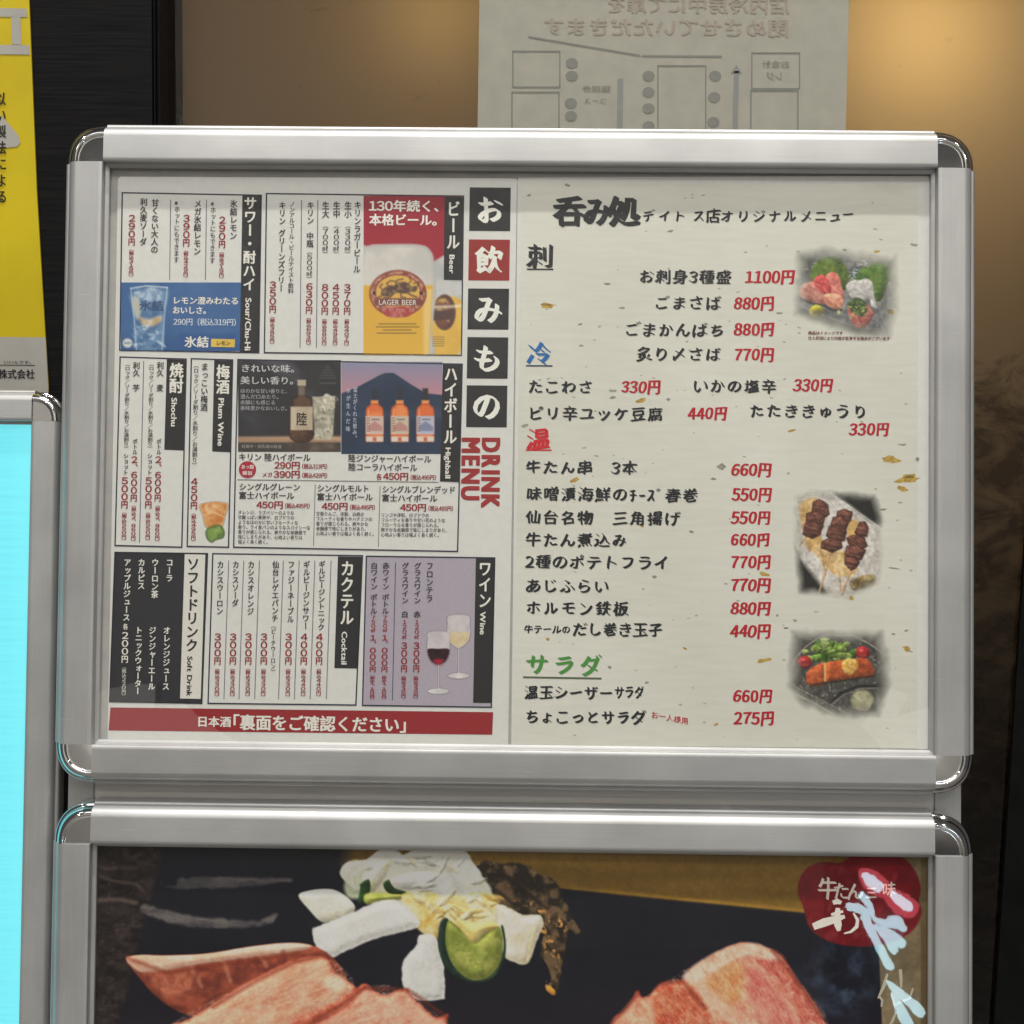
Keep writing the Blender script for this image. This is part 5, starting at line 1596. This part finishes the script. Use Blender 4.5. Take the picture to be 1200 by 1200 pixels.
# --- sliced meat, right
pc.poly([(712, 1210), (720, 1192), (734, 1182), (746, 1162), (752, 1168), (764, 1164), (776, 1152), (798, 1150), (812, 1134), (836, 1118), (862, 1106), (880, 1105), (902, 1112), (918, 1124), (930, 1144), (950, 1168), (962, 1192), (972, 1240), (700, 1250)], (206, 122, 100), (222, 166, 142), 16, 15, 1.3, ang=.7, sx=.5, edge=(178, 84, 64), ew=5, rough=1.2, sh=.22, sw=16)
pc.poly([(902, 1112), (920, 1124), (938, 1156), (960, 1186), (968, 1216), (946, 1216), (930, 1176), (908, 1146), (884, 1122)], (164, 62, 54), (188, 92, 76), 7, 16, 2.5, op=.9, rough=1.5)
pc.poly([(800, 1144), (828, 1122), (862, 1107), (886, 1106), (906, 1116), (916, 1126), (896, 1124), (872, 1120), (840, 1136), (814, 1152)], (226, 196, 178), (214, 170, 146), 9, 17, 2.5, op=.95)
pc.poly([(836, 1142), (862, 1126), (872, 1140), (868, 1168), (856, 1178), (838, 1164), (826, 1152)], (206, 150, 102), (196, 124, 76), 8, 18, 3.5, op=.85)
pc.poly([(764, 1166), (778, 1152), (800, 1150), (818, 1164), (832, 1188), (838, 1220), (780, 1220), (766, 1186)], (174, 74, 52), (198, 106, 74), 7, 19, 2.5, rough=2, sh=.30, sw=9)
pc.poly([(878, 1134), (906, 1150), (926, 1180), (936, 1214), (900, 1214), (880, 1176)], (204, 112, 98), (186, 84, 76), 10, 20, 4, op=.8, ang=1.0, sx=.4)
pc.poly([(724, 1196), (740, 1174), (752, 1172), (762, 1182), (760, 1206), (726, 1214)], (222, 162, 134), (206, 130, 104), 6, 21, 3, op=.85)
ms = np.maximum.reduce([np.clip(-pc.sdf(q) / 3, 0, 1) for q in (
    [(196, 1204), (280, 1156), (372, 1120), (416, 1160), (326, 1212), (250, 1230)], [(350, 1212), (428, 1156), (480, 1164), (540, 1230), (340, 1240)],
    [(712, 1210), (776, 1152), (862, 1106), (918, 1124), (972, 1240), (700, 1250)])])
left = (pc.X < 600).astype(float)
for k, (sc2, an, am) in enumerate(((6, -.55, .20), (2.8, -.55, .22), (12, -.4, .26))):
    nl = pc.noise(sc2, 70 + k, 3, .38, 1.7, an)
    nr = pc.noise(sc2, 80 + k, 3, .45, 1.6, .95)
    rd = 1 - np.abs(2 * (nl * left + nr * (1 - left)) - 1)          # ridged: fibres
    pc.put(ms * np.clip((rd - .80) * 5, 0, 1) * am, (238, 196, 168))
    pc.put(ms * np.clip((.52 - rd) * 4, 0, 1) * am, (150, 62, 42))
gl_ = pc.noise(5, 90, 2)
pc.put(ms * np.clip((gl_ - .72) * 5, 0, 1) * .32, (244, 222, 206))   # moist highlights
for q in ([(150, 1123), (196, 1140), (270, 1128), (350, 1117)], [(250, 1180), (300, 1150), (345, 1128), (372, 1122)], [(350, 1208), (400, 1178), (428, 1157)], [(430, 1158), (478, 1160), (524, 1192)], [(776, 1153), (800, 1150), (826, 1182)], [(905, 1114), (934, 1150), (962, 1192)], [(716, 1200), (736, 1180), (748, 1163)]):
    pc.line(q, 4.2, (112, 46, 32), 2.4, .65)
pc.grain(.07)
# --- red plum-blossom seal
cx0, cy0 = 1011, 1057
pts = [(935, 1046), (937, 1030), (947, 1016), (964, 1010), (984, 1011), (1000, 1003), (1028, 1000), (1054, 1003), (1071, 1018), (1079, 1040), (1077, 1056), (1080, 1070), (1070, 1090), (1048, 1103), (1020, 1109), (990, 1108), (966, 1101), (950, 1089), (944, 1074), (941, 1062)]
pc.poly(pts, (106, 18, 24), (88, 18, 24), 14, 5, 1.0)
pc.put(np.clip(-pc.sdf(pts) / 2, 0, 1) * np.clip((pc.noise(8, 24, 3, 1, .5, .4) - .6) * 4, 0, 1) * .4, (150, 70, 72))
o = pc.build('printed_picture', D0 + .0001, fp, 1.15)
SEAL = (208, 196, 188)
for ch, x, y, z in (('牛', 970, 1041, 26), ('た', 986, 1044, 20), ('ん', 1002, 1044, 21), ('三', 1021, 1046, 14), ('味', 1042, 1042, 17)):
    H(fp, ch, x - z / 2, x + z / 2, y, z * 1.1, SEAL, 'brush', D1)


def brush_stroke(name, pts, ws, d, mat, parent):
    """a brushed stroke of changing width, printed."""
    L, Rr = [], []
    for i, (x, y) in enumerate(pts):
        a, b = pts[max(0, i - 1)], pts[min(len(pts) - 1, i + 1)]
        tx, ty = b[0] - a[0], b[1] - a[1]
        n = math.hypot(tx, ty) or 1
        L.append((x - ty / n * ws[i] / 2, y + tx / n * ws[i] / 2)); Rr.append((x + ty / n * ws[i] / 2, y - tx / n * ws[i] / 2))
    v = [P(x, y, d) for x, y in L] + [P(x, y, d) for x, y in Rr]
    m = len(pts)
    return mesh_obj(name, v, [(i, i + 1, i + 1 + m, i + m) for i in range(m - 1)], mat, parent)


SI = ink((222, 214, 206))
for k, (pts, ws) in enumerate((([(953, 1086), (966, 1081), (980, 1077), (990, 1074)], [8, 10, 8, 4]), ([(982, 1064), (981, 1074), (982, 1084), (983, 1091)], [5, 8, 9, 4]), ([(974, 1072), (980, 1070), (988, 1068)], [3, 4, 3]),
                ([(1000, 1070), (1005, 1078), (1004, 1086), (997, 1092), (989, 1094)], [2, 4, 4.5, 3, 1.5]), ([(976, 1058), (981, 1056), (986, 1058)], [5, 7, 4]))):
    brush_stroke('brush_stroke', pts, ws, D1 + k * 2e-5, SI, fp)
for k, (pts, ws) in enumerate((([(1040, 1141), (1036, 1155), (1029, 1170)], [2.5, 4, 2]), ([(1030, 1167), (1034, 1172), (1033, 1180)], [2, 3, 2]), ([(1055, 1136), (1056, 1148), (1056, 1158)], [4, 3.6, 2]), ([(1044, 1164), (1048, 1178), (1056, 1174), (1066, 1170), (1070, 1158)], [2, 2.6, 2.4, 2.6, 2]), ([(1050, 1186), (1046, 1196), (1040, 1206)], [2, 3, 2]))):
    brush_stroke('brush_stroke', pts, ws, D1 + k * 2e-5, ink((176, 168, 152)), fp)

# ------------------------------------------------------------------ lit shop sign across the corridor, seen only as a reflection in the poster cover
def mirror_pt(px, py, dist):
    q = np.array(P(px, py, DC))
    r = q - CAM_L
    t = (dist - DC) / -r[2]
    return (q[0] + r[0] * t, q[1] + r[1] * t, dist)


DSG = 1.9
M_BOARD = noise_mat('dark_sign_board', (.012, .012, .013), (.02, .02, .02), 8, rough=.5)
corners = [mirror_pt(*q, DSG) for q in ((1000, 1010), (1100, 1010), (1100, 1240), (1000, 1240))]
us, vs_ = [c_[0] for c_ in corners], [c_[1] for c_ in corners]
ls = thing('lit_sign', ((min(us) + max(us)) / 2, min(vs_) - .05, DSG), 'dark board with glowing blue brush strokes across the corridor', 'sign')
box('sign_board', (min(us) - .05, min(vs_) - .05, DSG + .004), (max(us) + .05, max(vs_) + .05, DSG + .05), M_BOARD, ls)
fo = (SIGN.inverted() @ Vector((0, 0, 0)))


def emit(name, col, k):
    m, nt, b = new_mat(name)
    setp(b, Base_Color=(.1, .1, .1, 1))
    b.inputs['Emission Color'].default_value = col + (1,)
    b.inputs['Emission Strength'].default_value = k
    return m


EB, EW, ER = emit('blue_lit_letter', (.55, .88, 1.0), 19), emit('white_lit_letter', (.78, .88, 1.0), 20), emit('red_lit_letter', (1, .12, .16), 9)
for i, (pts, ws, mt) in enumerate((
        ([(1009, 1020), (1024, 1034), (1040, 1045)], [8, 24, 15], ER), ([(1038, 1044), (1056, 1058), (1074, 1068)], [13, 24, 17], ER),
        ([(1012, 1024), (1022, 1034), (1033, 1042)], [6, 13, 9], EW), ([(1045, 1046), (1056, 1056), (1069, 1065)], [8, 13, 9], EW),
        ([(1009, 1046), (1016, 1054), (1021, 1064), (1023, 1074)], [7, 8, 6, 5], EB), ([(993, 1062), (1006, 1064), (1018, 1070)], [9, 11, 6], EB),
        ([(1014, 1072), (1021, 1090), (1032, 1112), (1045, 1136)], [9, 10, 9, 10], EB), ([(1024, 1076), (1040, 1082), (1052, 1080), (1062, 1090)], [5, 8, 14, 6], EB),
        ([(1026, 1084), (1044, 1098), (1062, 1108)], [5, 16, 10], EB), ([(1042, 1102), (1048, 1112), (1047, 1118)], [9, 11, 6], EB),
        ([(1041, 1152), (1056, 1166), (1083, 1190)], [3, 11, 13], EB), ([(1048, 1164), (1056, 1184), (1066, 1204)], [4, 11, 12], EB))):
    # finer brush outline: spline through the points, uneven width
    rr_ = random.Random(900 + i)
    P4 = [pts[0]] + list(pts) + [pts[-1]]
    W4 = [ws[0]] + list(ws) + [ws[-1]]
    fp_, fw2 = [], []
    for j in range(len(pts) - 1):
        for t in np.linspace(0, 1, 7)[:-1]:
            cr_ = lambda a, b, c, e: .5 * (2 * b + (c - a) * t + (2 * a - 5 * b + 4 * c - e) * t * t + (3 * b - a - 3 * c + e) * t ** 3)
            fp_.append(tuple(cr_(*[P4[j + k][m_] for k in range(4)]) for m_ in (0, 1)))
            fw2.append(max(1.5, cr_(*W4[j:j + 4])) * rr_.uniform(.82, 1.16))
    fp_.append(pts[-1]); fw2.append(ws[-1] * .55)
    fw2[0] *= .5
    pts, ws = fp_, fw2
    L_, R_ = [], []
    for j, (x, y) in enumerate(pts):
        a, b = pts[max(0, j - 1)], pts[min(len(pts) - 1, j + 1)]
        tx, ty = b[0] - a[0], b[1] - a[1]
        n = math.hypot(tx, ty)
        L_.append((x - ty / n * ws[j] / 2, y + tx / n * ws[j] / 2)); R_.append((x + ty / n * ws[j] / 2, y - tx / n * ws[j] / 2))
    z = DSG - .0015 * i
    m = len(pts)
    v = [mirror_pt(x, y, z) for x, y in L_] + [mirror_pt(x, y, z) for x, y in R_]
    v += [(q[0], q[1], DSG + .003) for q in v]
    f = [(j, j + m, j + 1 + m, j + 1) for j in range(m - 1)]
    ring = list(range(m)) + list(range(2 * m - 1, m - 1, -1))
    f += [(ring[j], ring[(j + 1) % (2 * m)], ring[(j + 1) % (2 * m)] + 2 * m, ring[j] + 2 * m) for j in range(2 * m)]
    mesh_obj('lit_stroke', v, f, mt, ls)

# lit boards added out of view, cut to put pale glare on the menu cover
EBD = emit('glare_board_face', (1.0, .97, .88), 1.5)
for nm_, lab_, face in (('glare_board', 'pale backlit board leaning at an angle across the corridor, left of the lit strokes', [(112, 812), (150, 797), (186, 800), (180, 830), (214, 826), (300, 880), (112, 880)]),
                        ('glare_board', 'smaller pale backlit board across the corridor, near the blue lit strokes', [(1010, 850), (1050, 806), (1062, 812), (1052, 842), (1096, 826), (1096, 884), (1040, 884)])):
    q_ = [mirror_pt(x, y, 2.6) for x, y in face]
    us, vs_ = [c_[0] for c_ in q_], [c_[1] for c_ in q_]
    lb = thing(nm_, ((min(us) + max(us)) / 2, min(vs_), 2.6), lab_, 'sign')
    n_ = len(q_)
    bk_ = [(a_[0], a_[1], 2.62) for a_ in q_]
    mesh_obj('lit_face', q_, [tuple(range(n_))], EBD, lb)
    mesh_obj('housing', [(a_[0], a_[1], 2.602) for a_ in q_] + [(a_[0], a_[1], 2.66) for a_ in q_],
             [tuple(range(n_)), tuple(range(2 * n_ - 1, n_ - 1, -1))] + [(i, i + n_, (i + 1) % n_ + n_, (i + 1) % n_) for i in range(n_)], M_BOARD, lb)

flush_texts()
